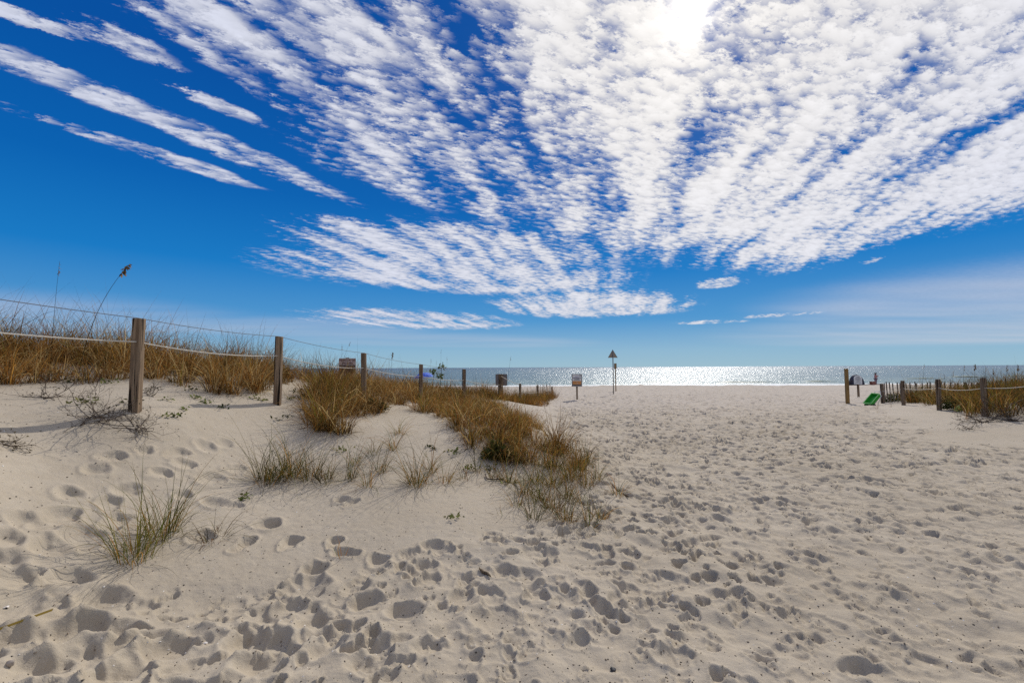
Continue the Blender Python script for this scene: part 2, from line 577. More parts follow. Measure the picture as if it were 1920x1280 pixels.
def prints(rr, th, X, Y, H):
    r_ = np.random.default_rng(23)
    todo = []
    # dense trampling, thinning with distance
    for (y0, y1, dens) in ((1.7, 4, 64), (4, 7, 62), (7, 12, 48), (12, 20, 28), (20, 32, 13), (32, 56, 4)):
        xw = 1.45 * y1 + 1
        n = int(dens * (y1 - y0) * 2 * xw)
        xs, ys = r_.uniform(-xw, xw, n), r_.uniform(y0, y1, n)
        t = trodden(xs, ys)
        ok = r_.random(n) < t ** 1.3
        for x, y in zip(xs[ok], ys[ok]):
            ang = r_.normal(0.35, .45) + (math.pi if r_.random() < .5 else 0)
            k = r_.choice([0, 1, 2], p=[.28, .30, .42])
            far = 1 + .45 * sstep(5, 22, y)
            dp = float(np.interp(y, [2, 4, 8, 14, 30, 56], [.018, .022, .042, .070, .105, .135]))
            L = (r_.uniform(.08, .17) if r_.random() < .8 else r_.uniform(.18, .28)) * far
            todo.append((x, y, ang, L, L * r_.uniform(.36, .55), dp * r_.uniform(.5, 1.6) * min(L / far / .16, 1.05), dp * r_.uniform(.2, .55), k, r_.random() < .5))
    # lone, deep steps up the left bank, read off the photograph
    for (px, py, s) in ((210, 855, 1), (270, 845, .9), (330, 850, 1), (385, 838, .9), (420, 832, .8), (235, 920, 1.1), (395, 897, 1), (300, 886, 1), (418, 945, 1.15),
                        (205, 945, .9), (50, 975, 1.1), (105, 972, 1.2), (150, 1010, 1.1), (95, 1028, 1.2), (215, 980, 1), (340, 930, .9), (500, 985, 1.3), (180, 880, 1), (130, 925, 1), (345, 870, 1),
                        (130, 1085, 1.2), (195, 1125, 1.5), (20, 1085, 1.3), (60, 1200, 1.5), (20, 1200, 1.4), (130, 1190, 1.3), (290, 1230, 1.5), (150, 1240, 1.5),
                        (225, 1265, 1.3), (60, 1255, 1.4), (545, 1020, .9), (455, 1025, .9), (590, 1075, 1), (580, 1100, 1.1), (650, 1038, .9), (625, 1020, .8), (710, 1050, .9), (820, 1025, 1),
                        (500, 1160, 1.0), (540, 1142, .9), (470, 1205, 1.3), (520, 1215, 1.1), (590, 1165, 1.2), (640, 938, .9), (655, 945, .8), (480, 1250, 1.2), (380, 1010, .8),
                        (440, 880, .8), (30, 1140, 1.2), (0, 1050, 1.2), (10, 1010, 1.), (800, 1062, .9), (690, 1130, 1.1), (760, 1150, 1.1), (870, 1120, 1), (930, 1160, 1.2)):
        p = ground_at(px, py)
        todo.append((p[0], p[1], r_.normal(-.5, .6), .30 * min(s, 1.25), .15 * s, .033 * s, .015, r_.choice([0, 1, 2], p=[.3, .2, .5]), False))
    for t in todo:
        stamp(rr, th, X, Y, H, *t)


M = {}


def mat_sand():
    m, nt, b, tc = new_mat('sand')
    P = tc.outputs['Object']
    n1 = noise(nt, P, 0.45, 4.0)
    n2 = noise(nt, P, 6.0, 5.0, 0.65)
    n3 = noise(nt, P, 160.0, 3.0, 0.7)
    c = mixc(nt, n1.smooth(0.3, 0.7), (0.378, 0.320, 0.240), (0.436, 0.374, 0.288))
    c = mixc(nt, n2.smooth(0.35, 0.75) * 0.5, c, (0.358, 0.297, 0.214))
    c = mixc(nt, n3.smooth(0.60, 0.74) * 0.45, c, (0.17, 0.135, 0.105))
    c = mixc(nt, n3.smooth(0.42, 0.30) * 0.4, c, (0.66, 0.60, 0.53))
    sp = nt.nodes.new('ShaderNodeSeparateXYZ')
    nt.links.new(P, sp.inputs[0])
    yy = E(nt, sp.outputs[1]) + (n1 - .5) * 5.0
    c = mixc(nt, yy.smooth(9.0, 26.0), c, mixc(nt, n2.smooth(.35, .7), (0.412, 0.355, 0.291), (0.475, 0.414, 0.345)))
    c = mixc(nt, yy.smooth(59.0, 66.0), c, (0.20, 0.165, 0.135))
    nt.links.new(c, b.inputs['Base Color'])
    b.inputs['Roughness'].default_value = 0.95
    b.inputs['Specular IOR Level'].default_value = 0.15
    v = nt.nodes.new('ShaderNodeTexVoronoi')
    v.inputs['Scale'].default_value = 55.0
    nt.links.new(P, v.inputs['Vector'])
    g = bump(nt, noise(nt, P, 28.0, 5.0, 0.7), 0.55, 0.012)
    bump(nt, noise(nt, P, 220.0, 2.0, 0.7), 0.5, 0.003, b, g)
    return m


M['sand'] = mat_sand()
build_ground()


# ------------------------------------------------------------------ sea
def build_sea():
    m, nt, b, tc = new_mat('sea_water')
    P = tc.outputs['Object']
    sp = nt.nodes.new('ShaderNodeSeparateXYZ')
    nt.links.new(P, sp.inputs[0])
    X, Y = E(nt, sp.outputs[0]), E(nt, sp.outputs[1])
    n1 = noise(nt, vec(nt, X * 0.02, Y * 0.05), 1.0, 3.0)
    yy = Y + (n1 - .5) * 60.0
    c = mixc(nt, yy.smooth(70, 150), (0.15, 0.215, 0.185), (0.075, 0.135, 0.140))
    c = mixc(nt, yy.smooth(150, 900), c, (0.040, 0.088, 0.112))
    sw = noise(nt, vec(nt, X * 0.10, Y * 0.34), 1.0, 4.0, 0.6)
    ch = noise(nt, vec(nt, X * 0.55, Y * 0.9), 1.0, 4.0, 0.65)
    # foam: swash at the edge and broken crests
    f1 = noise(nt, vec(nt, X * 0.16, Y * 0.5), 1.0, 6.0, 0.68)
    edge = (Y + (f1 - .5) * 14.0).smooth(83.0, 77.0)
    caps = f1.smooth(0.66, 0.74) * (Y.smooth(76, 82) * Y.smooth(230, 110))
    foam = edge.max(caps * 0.85).clamp()
    c = mixc(nt, foam, c, (0.72, 0.75, 0.75))
    nt.links.new(c, b.inputs['Base Color'])
    nt.links.new((foam * 0.45 + 0.27).s, b.inputs['Roughness'])
    b.inputs['IOR'].default_value = 1.333
    g = bump(nt, sw, 1.0, 1.6)
    bump(nt, ch, 1.0, 0.36, b, g)
    me = bpy.data.meshes.new('sea')
    bm = bmesh.new()
    xs = [-40000, -4000, -600, -200, 0, 200, 600, 4000, 40000]
    ys = [58, 90, 130, 250, 600, 2000, 8000, 40000]
    vs = [[bm.verts.new((x, y, -1.52)) for x in xs] for y in ys]
    for i in range(len(ys) - 1):
        for j in range(len(xs) - 1):
            bm.faces.new((vs[i][j], vs[i][j + 1], vs[i + 1][j + 1], vs[i + 1][j]))
    bm.to_mesh(me)
    o = link('sea', me, m)
    o['kind'] = 'structure'
    o['label'] = 'blue-green sea glittering under the sun out to the horizon'
    # low breakers: a green face and a spilling crest
    wm, wn, wb, wt = new_mat('breaker_water')
    ws = wn.nodes.new('ShaderNodeSeparateXYZ')
    wn.links.new(wt.outputs['Object'], ws.inputs[0])
    hgt = E(wn, ws.outputs[2])
    fn = noise(wn, wt.outputs['Object'], 0.7, 4.0, .7)
    wn.links.new(mixc(wn, (hgt + (fn - .5) * .5).smooth(.25, .45), (.11, .165, .095), (.70, .73, .72)), wb.inputs['Base Color'])
    wb.inputs['Roughness'].default_value = .25
    for (pa, pb, row, hg, sd) in ((1690, 1770, 711.5, .30, 1), (1775, 1850, 709, .46, 2), (1880, 2000, 707, .36, 3), (1320, 1460, 716.5, .22, 4), (1500, 1570, 716, .25, 5), (1190, 1290, 715, .2, 6), (760, 850, 716, .25, 7)):
        dd = 3.12 * F_PX / (row - 687.0)
        xa, xb = (pa - 960) / F_PX * dd, (pb - 960) / F_PX * dd
        r_ = np.random.default_rng(sd)
        nx, ny = 60, 9
        tx, ty = np.linspace(0, 1, nx), np.linspace(-1, 1, ny)
        X_, Y_ = np.meshgrid(tx, ty, indexing='ij')
        env = np.sin(math.pi * X_) ** .6 * (1 + .5 * vnoise(X_ * 9 + sd, X_ * 0, sd))
        Zp = hg * env * np.clip(1 - np.abs(Y_ + .25) ** 1.3, 0, 1) - .03
        Yw = Y_ * 1.3 + 1.5 * vnoise(X_ * 5, X_ * 0 + sd, sd + 9)
        Vv = np.stack([(X_ - .5) * (xb - xa), Yw, Zp], -1).reshape(-1, 3)
        ii = np.arange(nx - 1)[:, None] * ny + np.arange(ny - 1)[None]
        qq = np.stack([ii, ii + ny, ii + ny + 1, ii + 1], -1).reshape(-1, 4)
        link('breaking_wave', mesh_np('breaking_wave', Vv, [qq]), wm, o, ((xa + xb) / 2, dd, -1.52))


build_sea()
#@@PART2
# ------------------------------------------------------------------ materials of the things
def mat_wood(name, light, dark, crack=1.0):
    m, nt, b, tc = new_mat(name)
    oi = nt.nodes.new('ShaderNodeObjectInfo')
    sp = nt.nodes.new('ShaderNodeSeparateXYZ')
    nt.links.new(tc.outputs['Object'], sp.inputs[0])
    off = E(nt, oi.outputs['Random']) * 37.0
    x, y, z = E(nt, sp.outputs[0]) + off, E(nt, sp.outputs[1]) + off, E(nt, sp.outputs[2])
    g1 = noise(nt, vec(nt, x * 28, y * 28, z * 1.3), 1.0, 4.0, 0.6)
    g2 = noise(nt, vec(nt, x * 90, y * 90, z * 3.0), 1.0, 3.0, 0.6)
    g3 = noise(nt, vec(nt, x * 17, y * 17, z * 0.9 + 5.0), 1.0, 3.0, 0.5)
    c = mixc(nt, g1.smooth(0.3, 0.7), dark, light)
    c = mixc(nt, g2.smooth(0.45, 0.75) * 0.45, c, tuple(np.array(dark) * 0.6))
    ck = g3.smooth(0.56, 0.60) * crack
    c = mixc(nt, ck, c, (0.018, 0.011, 0.006))
    nt.links.new(c, b.inputs['Base Color'])
    b.inputs['Roughness'].default_value = 0.85
    b.inputs['Specular IOR Level'].default_value = 0.2
    h = g1 * 0.5 + g2 * 0.4 - ck * 0.8
    bump(nt, h, 0.7, 0.012, b)
    return m


def mat_blade(name, trans=0.42):
    m, nt, b, tc = new_mat(name)
    at = nt.nodes.new('ShaderNodeAttribute')
    at.attribute_name = 'tone'
    out = nt.nodes['Material Output']
    nt.links.new(at.outputs['Color'], b.inputs['Base Color'])
    b.inputs['Roughness'].default_value = 0.7
    b.inputs['Specular IOR Level'].default_value = 0.06
    tr = nt.nodes.new('ShaderNodeBsdfTranslucent')
    nt.links.new(at.outputs['Color'], tr.inputs[0])
    mx = nt.nodes.new('ShaderNodeMixShader')
    mx.inputs[0].default_value = trans
    nt.links.new(b.outputs[0], mx.inputs[1])
    nt.links.new(tr.outputs[0], mx.inputs[2])
    nt.links.new(mx.outputs[0], out.inputs[0])
    return m


M['post'] = mat_wood('weathered_post_wood', (0.29, 0.205, 0.130), (0.135, 0.088, 0.053))
M['stake'] = mat_wood('treated_stake_wood', (0.34, 0.205, 0.075), (0.20, 0.115, 0.04), 0.4)
M['picket'] = mat_wood('picket_wood', (0.36, 0.29, 0.21), (0.17, 0.13, 0.09), 0.6)
M['drift'] = mat_wood('driftwood', (0.20, 0.15, 0.09), (0.09, 0.06, 0.035), 0.5)
M['blade'] = mat_blade('grass_blade', 0.48)
M['leaf'] = mat_blade('leaf', 0.3)
M['rope'] = plain('rope', (0.62, 0.56, 0.46), 0.9, 0, 0.2, 60, 0.4)
M['wire'] = plain('wire', (0.12, 0.10, 0.08), 0.7, 0, 0.2, 40)
M['twig'] = plain('dead_twig', (0.075, 0.050, 0.032), 0.9, 0, 0.3, 40)
M['metal'] = plain('galvanised_metal', (0.19, 0.18, 0.17), 0.55, 0.4, 0.15, 12)
M['sign_back'] = plain('sign_back_metal', (0.26, 0.215, 0.16), 0.6, 0.15, 0.18, 9)
M['sign_grey'] = plain('grey_sign_back', (0.17, 0.15, 0.14), 0.65, 0.1, 0.12, 9)
M['white'] = plain('white_paint', (0.66, 0.65, 0.62), 0.6, 0, 0.06, 6)
M['sign_tan'] = plain('faded_sign_face', (0.52, 0.40, 0.35), 0.7, 0, 0.1, 9)
M['brown'] = plain('sign_brown', (0.15, 0.075, 0.045), 0.7, 0, 0.2, 9)
M['red_ink'] = plain('dark_red_ink', (0.10, 0.018, 0.022), 0.7, 0, 0.2, 9)
M['ink'] = plain('black_ink', (0.03, 0.025, 0.03), 0.7, 0, 0.2, 9)
M['purple_ink'] = plain('purple_ink', (0.12, 0.09, 0.22), 0.7, 0, 0.2, 9)
M['orange'] = plain('orange_print', (0.52, 0.23, 0.07), 0.7, 0, 0.15, 9)
M['green'] = plain('green_plastic', (0.035, 0.36, 0.035), 0.4, 0, 0.12, 9)
M['navy'] = plain('navy_fabric', (0.035, 0.035, 0.055), 0.9, 0, 0.3, 7)
M['dark_cloth'] = plain('dark_cloth', (0.03, 0.022, 0.03), 0.9, 0, 0.3, 7)
M['blue'] = plain('blue_fabric', (0.035, 0.13, 0.62), 0.8, 0, 0.1, 5)
M['rust'] = plain('rust_red_plastic', (0.26, 0.085, 0.055), 0.6, 0, 0.1, 5)
M['skin'] = plain('skin', (0.42, 0.25, 0.18), 0.6, 0, 0.05, 5)
M['pink'] = plain('pink_cloth', (0.50, 0.19, 0.20), 0.9, 0, 0.1, 8)
M['mauve'] = plain('mauve_cloth', (0.22, 0.15, 0.20), 0.9, 0, 0.1, 8)
M['shell'] = plain('shell', (0.68, 0.62, 0.55), 0.5, 0, 0.2, 30)
M['stone'] = plain('dark_stone', (0.028, 0.026, 0.026), 0.6, 0, 0.3, 30)
M['pebble'] = plain('pebble', (0.30, 0.25, 0.20), 0.7, 0, 0.3, 30)


# ------------------------------------------------------------------ shape helpers
def tube_np(pts, rad, sides=6, closed=True):
    pts = np.asarray(pts, float)
    n = len(pts)
    rad = np.broadcast_to(np.asarray(rad, float), (n,))
    t = np.gradient(pts, axis=0)
    t /= np.linalg.norm(t, axis=1)[:, None] + 1e-12
    ref = np.array([0, 0, 1.0]) if abs(t[0][2]) < .8 else np.array([1.0, 0, 0])
    a = np.cross(t, ref)
    a /= np.linalg.norm(a, axis=1)[:, None] + 1e-12
    b = np.cross(t, a)
    ph = np.linspace(0, 2 * math.pi, sides, endpoint=False)
    V = pts[:, None] + rad[:, None, None] * (a[:, None] * np.cos(ph)[None, :, None] + b[:, None] * np.sin(ph)[None, :, None])
    V = V.reshape(-1, 3)
    i = np.arange(n - 1)[:, None] * sides + np.arange(sides)[None]
    j = np.arange(n - 1)[:, None] * sides + (np.arange(sides)[None] + 1) % sides
    q = np.stack([i, j, j + sides, i + sides], -1).reshape(-1, 4)
    return V, q


class Soup:
    """collects pieces of one mesh"""
    def __init__(s):
        s.v, s.f, s.c, s.n = [], {}, [], 0

    def add(s, V, *faces, col=None):
        V = np.asarray(V, float).reshape(-1, 3)
        s.v.append(V)
        for f in faces:
            f = np.asarray(f, int)
            if len(f):
                s.f.setdefault(f.shape[1], []).append(f + s.n)
        if col is not None:
            s.c.append(np.broadcast_to(np.asarray(col, float), V.shape))
        s.n += len(V)
        return s

    def tube(s, pts, rad, sides=6, col=None):
        V, q = tube_np(pts, rad, sides)
        n = len(V)
        cap0, cap1 = np.arange(sides)[None, ::-1], np.arange(n - sides, n)[None]
        return s.add(V, q, cap0, cap1, col=col) if sides != 4 else s.add(V, np.vstack([q, cap0, cap1]), col=col)

    def box(s, c, d, R3=None, col=None):
        g = np.array([[x, y, z] for z in (-.5, .5) for y in (-.5, .5) for x in (-.5, .5)]) * np.array(d)
        if R3 is not None:
            g = g @ np.array(R3).T
        f = np.array([[0, 2, 3, 1], [4, 5, 7, 6], [0, 1, 5, 4], [2, 6, 7, 3], [0, 4, 6, 2], [1, 3, 7, 5]])
        return s.add(g + np.array(c), f, col=col)

    def prism(s, outline, y0, y1, col=None):
        """outline in x,z extruded along y"""
        o = np.asarray(outline, float)
        n = len(o)
        V = np.vstack([np.c_[o[:, 0], np.full(n, y0), o[:, 1]], np.c_[o[:, 0], np.full(n, y1), o[:, 1]]])
        i = np.arange(n)
        k = (i + 1) % n
        q = np.stack([i, k, k + n, i + n], -1)
        if n == 4:
            return s.add(V, np.vstack([q, [i[::-1]], [i + n]]), col=col)
        return s.add(V, q, i[None, ::-1], (i + n)[None], col=col)

    def mesh(s, name, smooth=False):
        return mesh_np(name, np.vstack(s.v), [np.vstack(f) for f in s.f.values()], smooth, np.vstack(s.c) if s.c else None)

    def obj(s, name, mat, parent=None, loc=None, smooth=False):
        return link(name, s.mesh(name, smooth), mat, parent, loc)


def rot(ax, a):
    return np.array(Matrix.Rotation(a, 3, ax))


def post_mesh(w, h, bury, seed, round_=False, taper=0.0):
    r = np.random.default_rng(seed)
    if round_:
        ph = np.linspace(0, 2 * math.pi, 14, endpoint=False)
        sec = np.stack([np.cos(ph), np.sin(ph)], -1) * w / 2
    else:
        k, cc = w / 2, w * 0.07
        sec = []
        for sx, sy in ((1, 1), (-1, 1), (-1, -1), (1, -1)):
            p, q = (sx * k, sy * (k - cc)), (sx * (k - cc), sy * k)
            sec += [p, q] if sx * sy > 0 else [q, p]
        sec = np.array(sec)
    zs = np.concatenate([[-bury], np.linspace(0, h - 0.012, 7), [h]])
    n = len(sec)
    V = []
    for i, z in enumerate(zs):
        sc = (1 - taper * max(z, 0) / h) * (0.93 if i == len(zs) - 1 else 1)
        ring = sec * sc + r.normal(0, w * 0.012, sec.shape)
        V.append(np.c_[ring, np.full(n, z) + (r.normal(0, w * .02, n) if i == len(zs) - 1 else 0)])
    V = np.vstack(V)
    i = np.arange(len(zs) - 1)[:, None] * n + np.arange(n)[None]
    j = np.arange(len(zs) - 1)[:, None] * n + (np.arange(n)[None] + 1) % n
    q = np.stack([i, j, j + n, i + n], -1).reshape(-1, 4)
    top = np.arange(len(V) - n, len(V))[None]
    return mesh_np('post', V, [q, top], False)


# ------------------------------------------------------------------ fences
def span(a, b, sag, n=14):
    t = np.linspace(0, 1, n)[:, None]
    p = a * (1 - t) + b * t
    p[:, 2] -= (4 * t * (1 - t))[:, 0] * sag
    return p


def polyrope(pts, sags, rad, sides=6):
    P = []
    for k in range(len(pts) - 1):
        P.append(span(np.array(pts[k]), np.array(pts[k + 1]), sags[k])[(1 if k else 0):])
    return Soup().tube(np.vstack(P), rad, sides)


def rope_fence(posts, rope_z, wire, rope2, w, label, name, seed):
    """posts: (px, top_py, depth); rope_z: pixel rows of the main rope at each post"""
    base = at_depth(posts[0][0], posts[0][1], posts[0][2])
    root = empty(name, (base[0], base[1], hz(base[0], base[1])))
    org = np.array(root.location)
    tag(root, label, 'fence')
    tops = []
    for k, (px, ty, d) in enumerate(posts):
        p = at_depth(px, ty, d)
        g = hz(p[0], p[1])
        tops.append(p)
        end = name == 'rope_fence' and k == len(posts) - 1 and seed == 1
        me = post_mesh(w * (1.0 if not end else .95), p[2] - g, 0.35, seed * 50 + k, round_=end)
        o = link('post', me, M['post'], root, (p[0] - org[0], p[1] - org[1], g - org[2]))
        o.rotation_euler = (random.uniform(-.012, .012), random.uniform(-.012, .012), R(16 + random.uniform(-9, 9)))
    pts = []
    for (px, ty, d), ry in zip(posts, rope_z):
        if ry is not None:
            p = at_depth(px, ry, d)
            pts.append(p + np.array([0.0, -w * .30, 0]) - org)
    sags = [0.05 + 0.03 * random.random() for _ in pts]
    polyrope(pts, sags, 0.0085, 7).obj('rope', M['rope'], root, smooth=True)
    if rope2:
        p2 = [tops[k] - org + np.array([0, -w * .2, -0.05]) for k in rope2]
        polyrope(p2, [0.05] * len(p2), 0.010, 6).obj('rope', M['rope'], root, smooth=True)
    if wire:
        p3 = [tops[k] - org + np.array([0, 0, 0.004]) for k in wire]
        polyrope(p3, [0.035] * len(p3), 0.0042, 5).obj('top_line', M['wire'], root, smooth=True)
    return root


LP = [(-727, 440, 2.83), (260, 597, 5.7), (523, 631, 7.95), (683, 662, 10.24), (789, 683, 12.8), (870, 692, 15.7), (937, 701, 19.5), (975, 719, 22.5), (1008, 721.5, 26.4), (1035, 724, 29.9)]
rope_fence(LP, [528, 641, 667, 690, 705, 712.5, 721, 734, 735, 736.5], [0, 1, 2, 3, 4, 5], [6, 7, 8, 9], 0.106,
           'weathered wooden posts strung with white rope along the left grassy dune', 'rope_fence', 1)
RP = [(1653, 719, 21.0), (1692, 713.5, 18.4), (1758, 711, 14.9), (1843, 708, 12.5), (1985, 700, 10.2)]
rope_fence(RP, [733, 728, 727, 727, 712], None, None, 0.102,
           'short wooden posts and rope along the right dune beside the green cart', 'rope_fence', 2)


def picket_fence(pts, spacing, h, label, seed, wmin=.035, row=None):
    r = np.random.default_rng(seed)
    pts = [np.array(p, float) for p in pts]
    root = empty('picket_fence', (*pts[0], hz(*pts[0])))
    org = np.array(root.location)
    tag(root, label, 'fence')
    V = Soup().box((0, 0, h / 2 - .1), (wmin, 0.012, h + .2)).mesh('picket')
    V.materials.append(M['picket'])
    line = []
    for a, b in zip(pts[:-1], pts[1:]):
        L = np.linalg.norm(b - a)
        n = max(2, int(L / spacing))
        ang = math.atan2(b[1] - a[1], b[0] - a[0])
        for k in range(n):
            p = a + (b - a) * (k / n)
            z = hz(*p)
            o = bpy.data.objects.new('picket', V)
            C.objects.link(o)
            o.parent = root
            if row:
                z = at_depth(row[0], row[1], p[1])[2] - h
            o.location = (p[0] - org[0], p[1] - org[1], z - org[2] + r.normal(0, .03))
            o.rotation_euler = (r.normal(0, .05), r.normal(0, .06), ang + r.normal(0, .15))
            line.append((p[0] - org[0], p[1] - org[1], z - org[2]))
    line = np.array(line)
    for hh in (.3, .78):
        Soup().tube(line + np.array([0, -.012, h * hh]), 0.004, 4).obj('wire', M['wire'], root)
    return root


picket_fence([(17.25, 21.2), (17.9, 19.4), (18.4, 17.6), (18.9, 15.6)], 0.13, 0.98, 'row of weathered sand-fence pickets behind the right dune grass', 5, .05, (1760, 716.5))
picket_fence([(1.75, 28.3), (2.55, 29.75)], 0.17, 0.92, 'pale thin pickets beside the round end post of the long rope fence', 6)


# ------------------------------------------------------------------ grass
PAL = {'gold': (0.36, 0.192, 0.044), 'ochre': (0.275, 0.122, 0.030), 'straw': (0.52, 0.37, 0.16), 'olive': (0.16, 0.138, 0.022),
       'green': (0.090, 0.105, 0.020), 'brown': (0.135, 0.072, 0.022), 'dark': (0.040, 0.032, 0.012)}


class Grass:
    def __init__(s):
        s.rows = []

    def clump(s, c, n, rad, L, lean=.28, curl=1.1, pal=('gold', 'olive'), w=0.006, lj=.3, wind=0.0):
        r = rng
        a = r.uniform(0, 2 * math.pi, n)
        q = np.sqrt(r.random(n)) * rad
        x, y = c[0] + np.cos(a) * q, c[1] + np.sin(a) * q
        az = np.where(r.random(n) < .72, a, r.uniform(0, 2 * math.pi, n)) + r.normal(0, .35, n)
        th0 = np.abs(r.normal(0, lean, n)) + .25 * q / max(rad, 1e-3) * lean
        th1 = np.abs(r.normal(curl, curl * .55, n))
        ln = L * np.clip(r.normal(1, lj, n), .35, 1.8)
        cols = np.array([PAL[k] for k in pal])[r.integers(0, len(pal), n)] * r.uniform(.7, 1.3, (n, 1)) * r.uniform(.55, 1.25)
        s.rows.append((x, y, az, th0, th1, ln, np.full(n, w) * r.uniform(.7, 1.3, n), cols, np.full(n, wind)))

    def mesh(s, name, nseg=4, org=(0, 0, 0), sink=0.015):
        x, y, az, th0, th1, L, w, col, wind = [np.concatenate([r_[k] for r_ in s.rows]) for k in range(9)]
        N = len(x)
        z = gz(x, y) - sink
        p = np.stack([x, y, z], -1) - np.array(org)
        tw = rng.normal(0, .5, N)
        P = [p]
        for k in range(nseg):
            f = (k + .5) / nseg
            th = th0 + th1 * f ** 1.4
            a2 = az + tw * f
            d = np.stack([np.cos(a2) * np.sin(th) + wind * f, np.sin(a2) * np.sin(th), np.cos(th)], -1)
            p = p + d * (L / nseg)[:, None]
            P.append(p)
        fa = az + math.pi / 2 + rng.normal(0, .7, N)
        side = np.stack([np.cos(fa), np.sin(fa), rng.normal(0, .25, N)], -1)
        V = np.zeros((N, 2 * nseg + 1, 3))
        Cc = np.zeros((N, 2 * nseg + 1, 3))
        for k in range(nseg):
            f = k / nseg
            ww = w * (0.75 + .5 * f if f < .3 else (1 - f) ** .6) * .5
            V[:, 2 * k] = P[k] - side * ww[:, None]
            V[:, 2 * k + 1] = P[k] + side * ww[:, None]
            Cc[:, 2 * k] = Cc[:, 2 * k + 1] = col
        V[:, -1] = P[-1]
        Cc[:, -1] = col * 0.85
        b = np.arange(N)[:, None] * (2 * nseg + 1)
        q = np.concatenate([b + np.array([[2 * k, 2 * k + 1, 2 * k + 3, 2 * k + 2]]) for k in range(nseg - 1)], 0)
        t = b + np.array([[2 * nseg - 2, 2 * nseg - 1, 2 * nseg]])
        return mesh_np(name, V.reshape(-1, 3), [q, t], True, Cc.reshape(-1, 3))


def in_poly(poly, x, y):
    poly = np.asarray(poly, float)
    ins = np.zeros(len(x), bool)
    j = len(poly) - 1
    for i in range(len(poly)):
        xi, yi, xj, yj = *poly[i], *poly[j]
        c = ((yi > y) != (yj > y)) & (x < (xj - xi) * (y - yi) / (yj - yi + 1e-12) + xi)
        ins ^= c
        j = i
    return ins


def G2(*pp):
    return [tuple(ground_at(*p)[:2]) for p in pp]


def scatter(poly, dens):
    poly = np.asarray(poly, float)
    lo, hi = poly.min(0), poly.max(0)
    n = int((hi - lo).prod() * dens)
    x, y = rng.uniform(lo[0], hi[0], n), rng.uniform(lo[1], hi[1], n)
    k = in_poly(poly, x, y)
    return x[k], y[k]


def grass_mass(name, polys, dens, L, label, tones, sky_share=.35, nb=(22, 38), far=14):
    L0 = L
    g = Grass()
    for pk, poly in enumerate(polys):
        x, y = scatter(poly, dens if pk == 0 else dens * .6)
        fq = 1.0 if L0 > .55 else 1.7
        pn = .65 * vnoise(x * .9 * fq, y * .9 * fq, 31) + .5 * vnoise(x * 2.6, y * 2.6, 36) + .5
        pt = .7 * vnoise(x * .55 * fq + 7, y * .55 * fq, 32) + .5 * vnoise(x * 2.1, y * 2.1, 33) + .5
        for xi, yi, a, t in zip(x, y, pn, pt):
            if a < ((.30, .36, .36)[pk] if L0 > .5 else (.41, .36, .37)[pk]) and rng.random() < .88:
                continue
            d = math.hypot(xi, yi)
            lod = 1.0 if d < far else .62
            L = L0 * (1.0 if pk != 1 else .74) * (1.0 if d < 10 else max(.62, 1 - (d - 10) * .06)) * (.42 + 1.12 * (vnoise(np.array([xi * .8 * fq]), np.array([yi * .8 * fq]), 35)[0] + .5)) if far > 10 else L0
            pal = tones[0] if t < .42 else (tones[1] if t < .60 else tones[2])
            n = int(rng.integers(*nb) * lod)
            g.clump((xi, yi), n, rng.uniform(.05, .15), L * rng.uniform(.75, 1.2) * (.8 + .4 * a), .32, 1.5, pal, .0085 if d < far else .012)
            if d < far + 4:
                g.clump((xi, yi), int(rng.integers(6, 13)), .12, L * rng.uniform(.9, 1.25), .5, 2.3, ('straw', 'gold', 'straw', 'ochre'), .011, .25)
                g.clump((xi, yi), int(rng.integers(6, 12)), .10, L * .55, .7, 1.2, ('dark', 'brown'), .012, .25)
            if rng.random() < sky_share:
                g.clump((xi, yi), int(rng.integers(5, 10)), .10, L * rng.uniform(1.05, 1.4), .22, .75, ('dark', 'olive', 'brown'), .0045 if d < far else .008, .25, .10)
    o = link(name, g.mesh(name, 4), M['blade'])
    o['kind'] = 'stuff'
    o['label'] = label
    return o


T_LEFT = (('gold', 'ochre', 'ochre', 'straw'), ('gold', 'ochre', 'olive', 'brown'), ('ochre', 'brown', 'brown', 'dark'))
T_MID = (('gold', 'ochre', 'ochre', 'olive'), ('ochre', 'brown', 'straw', 'brown'), ('olive', 'gold', 'ochre', 'brown'))
front = G2((-420, 735), (-150, 724), (0, 720), (100, 720), (235, 719), (330, 724), (385, 738), (470, 744), (500, 728), (560, 715))
grass_mass('dune_grass', [front + [(-3.2, 11.2), (-2.2, 14), (-1.1, 17.5), (0.1, 20.3), (-2.5, 22), (-4.2, 16.5), (-6.0, 13), (-9.5, 11), (-13, 9), (-13, 5)]], 15, .82,
           'dense golden brown grass covering the left dune behind the rope fence', T_LEFT, .5)
midpoly = G2((580, 728), (563, 775), (585, 808), (650, 826), (690, 783), (745, 766), (800, 776), (850, 800), (885, 845), (950, 872), (1030, 888), (1085, 905), (1098, 880), (1062, 850), (1022, 815), (990, 786), (945, 768))
lobe = G2((865, 822), (905, 862), (960, 872), (1010, 876), (1040, 862), (1010, 822), (970, 792), (900, 790))
shelf = G2((590, 735), (575, 775), (620, 806), (668, 790), (720, 760), (820, 762), (900, 775), (930, 760), (800, 735), (690, 722))
grass_mass('mound_grass', [midpoly + [(-.35, 16.0), (-1.1, 16.6), (-2.2, 13.4), (-3.0, 11.0), (-3.6, 9.6)], lobe, shelf], 17, .48,
           'tangled ochre and olive grass spilling over the sand mound before the fence', T_MID, .2)
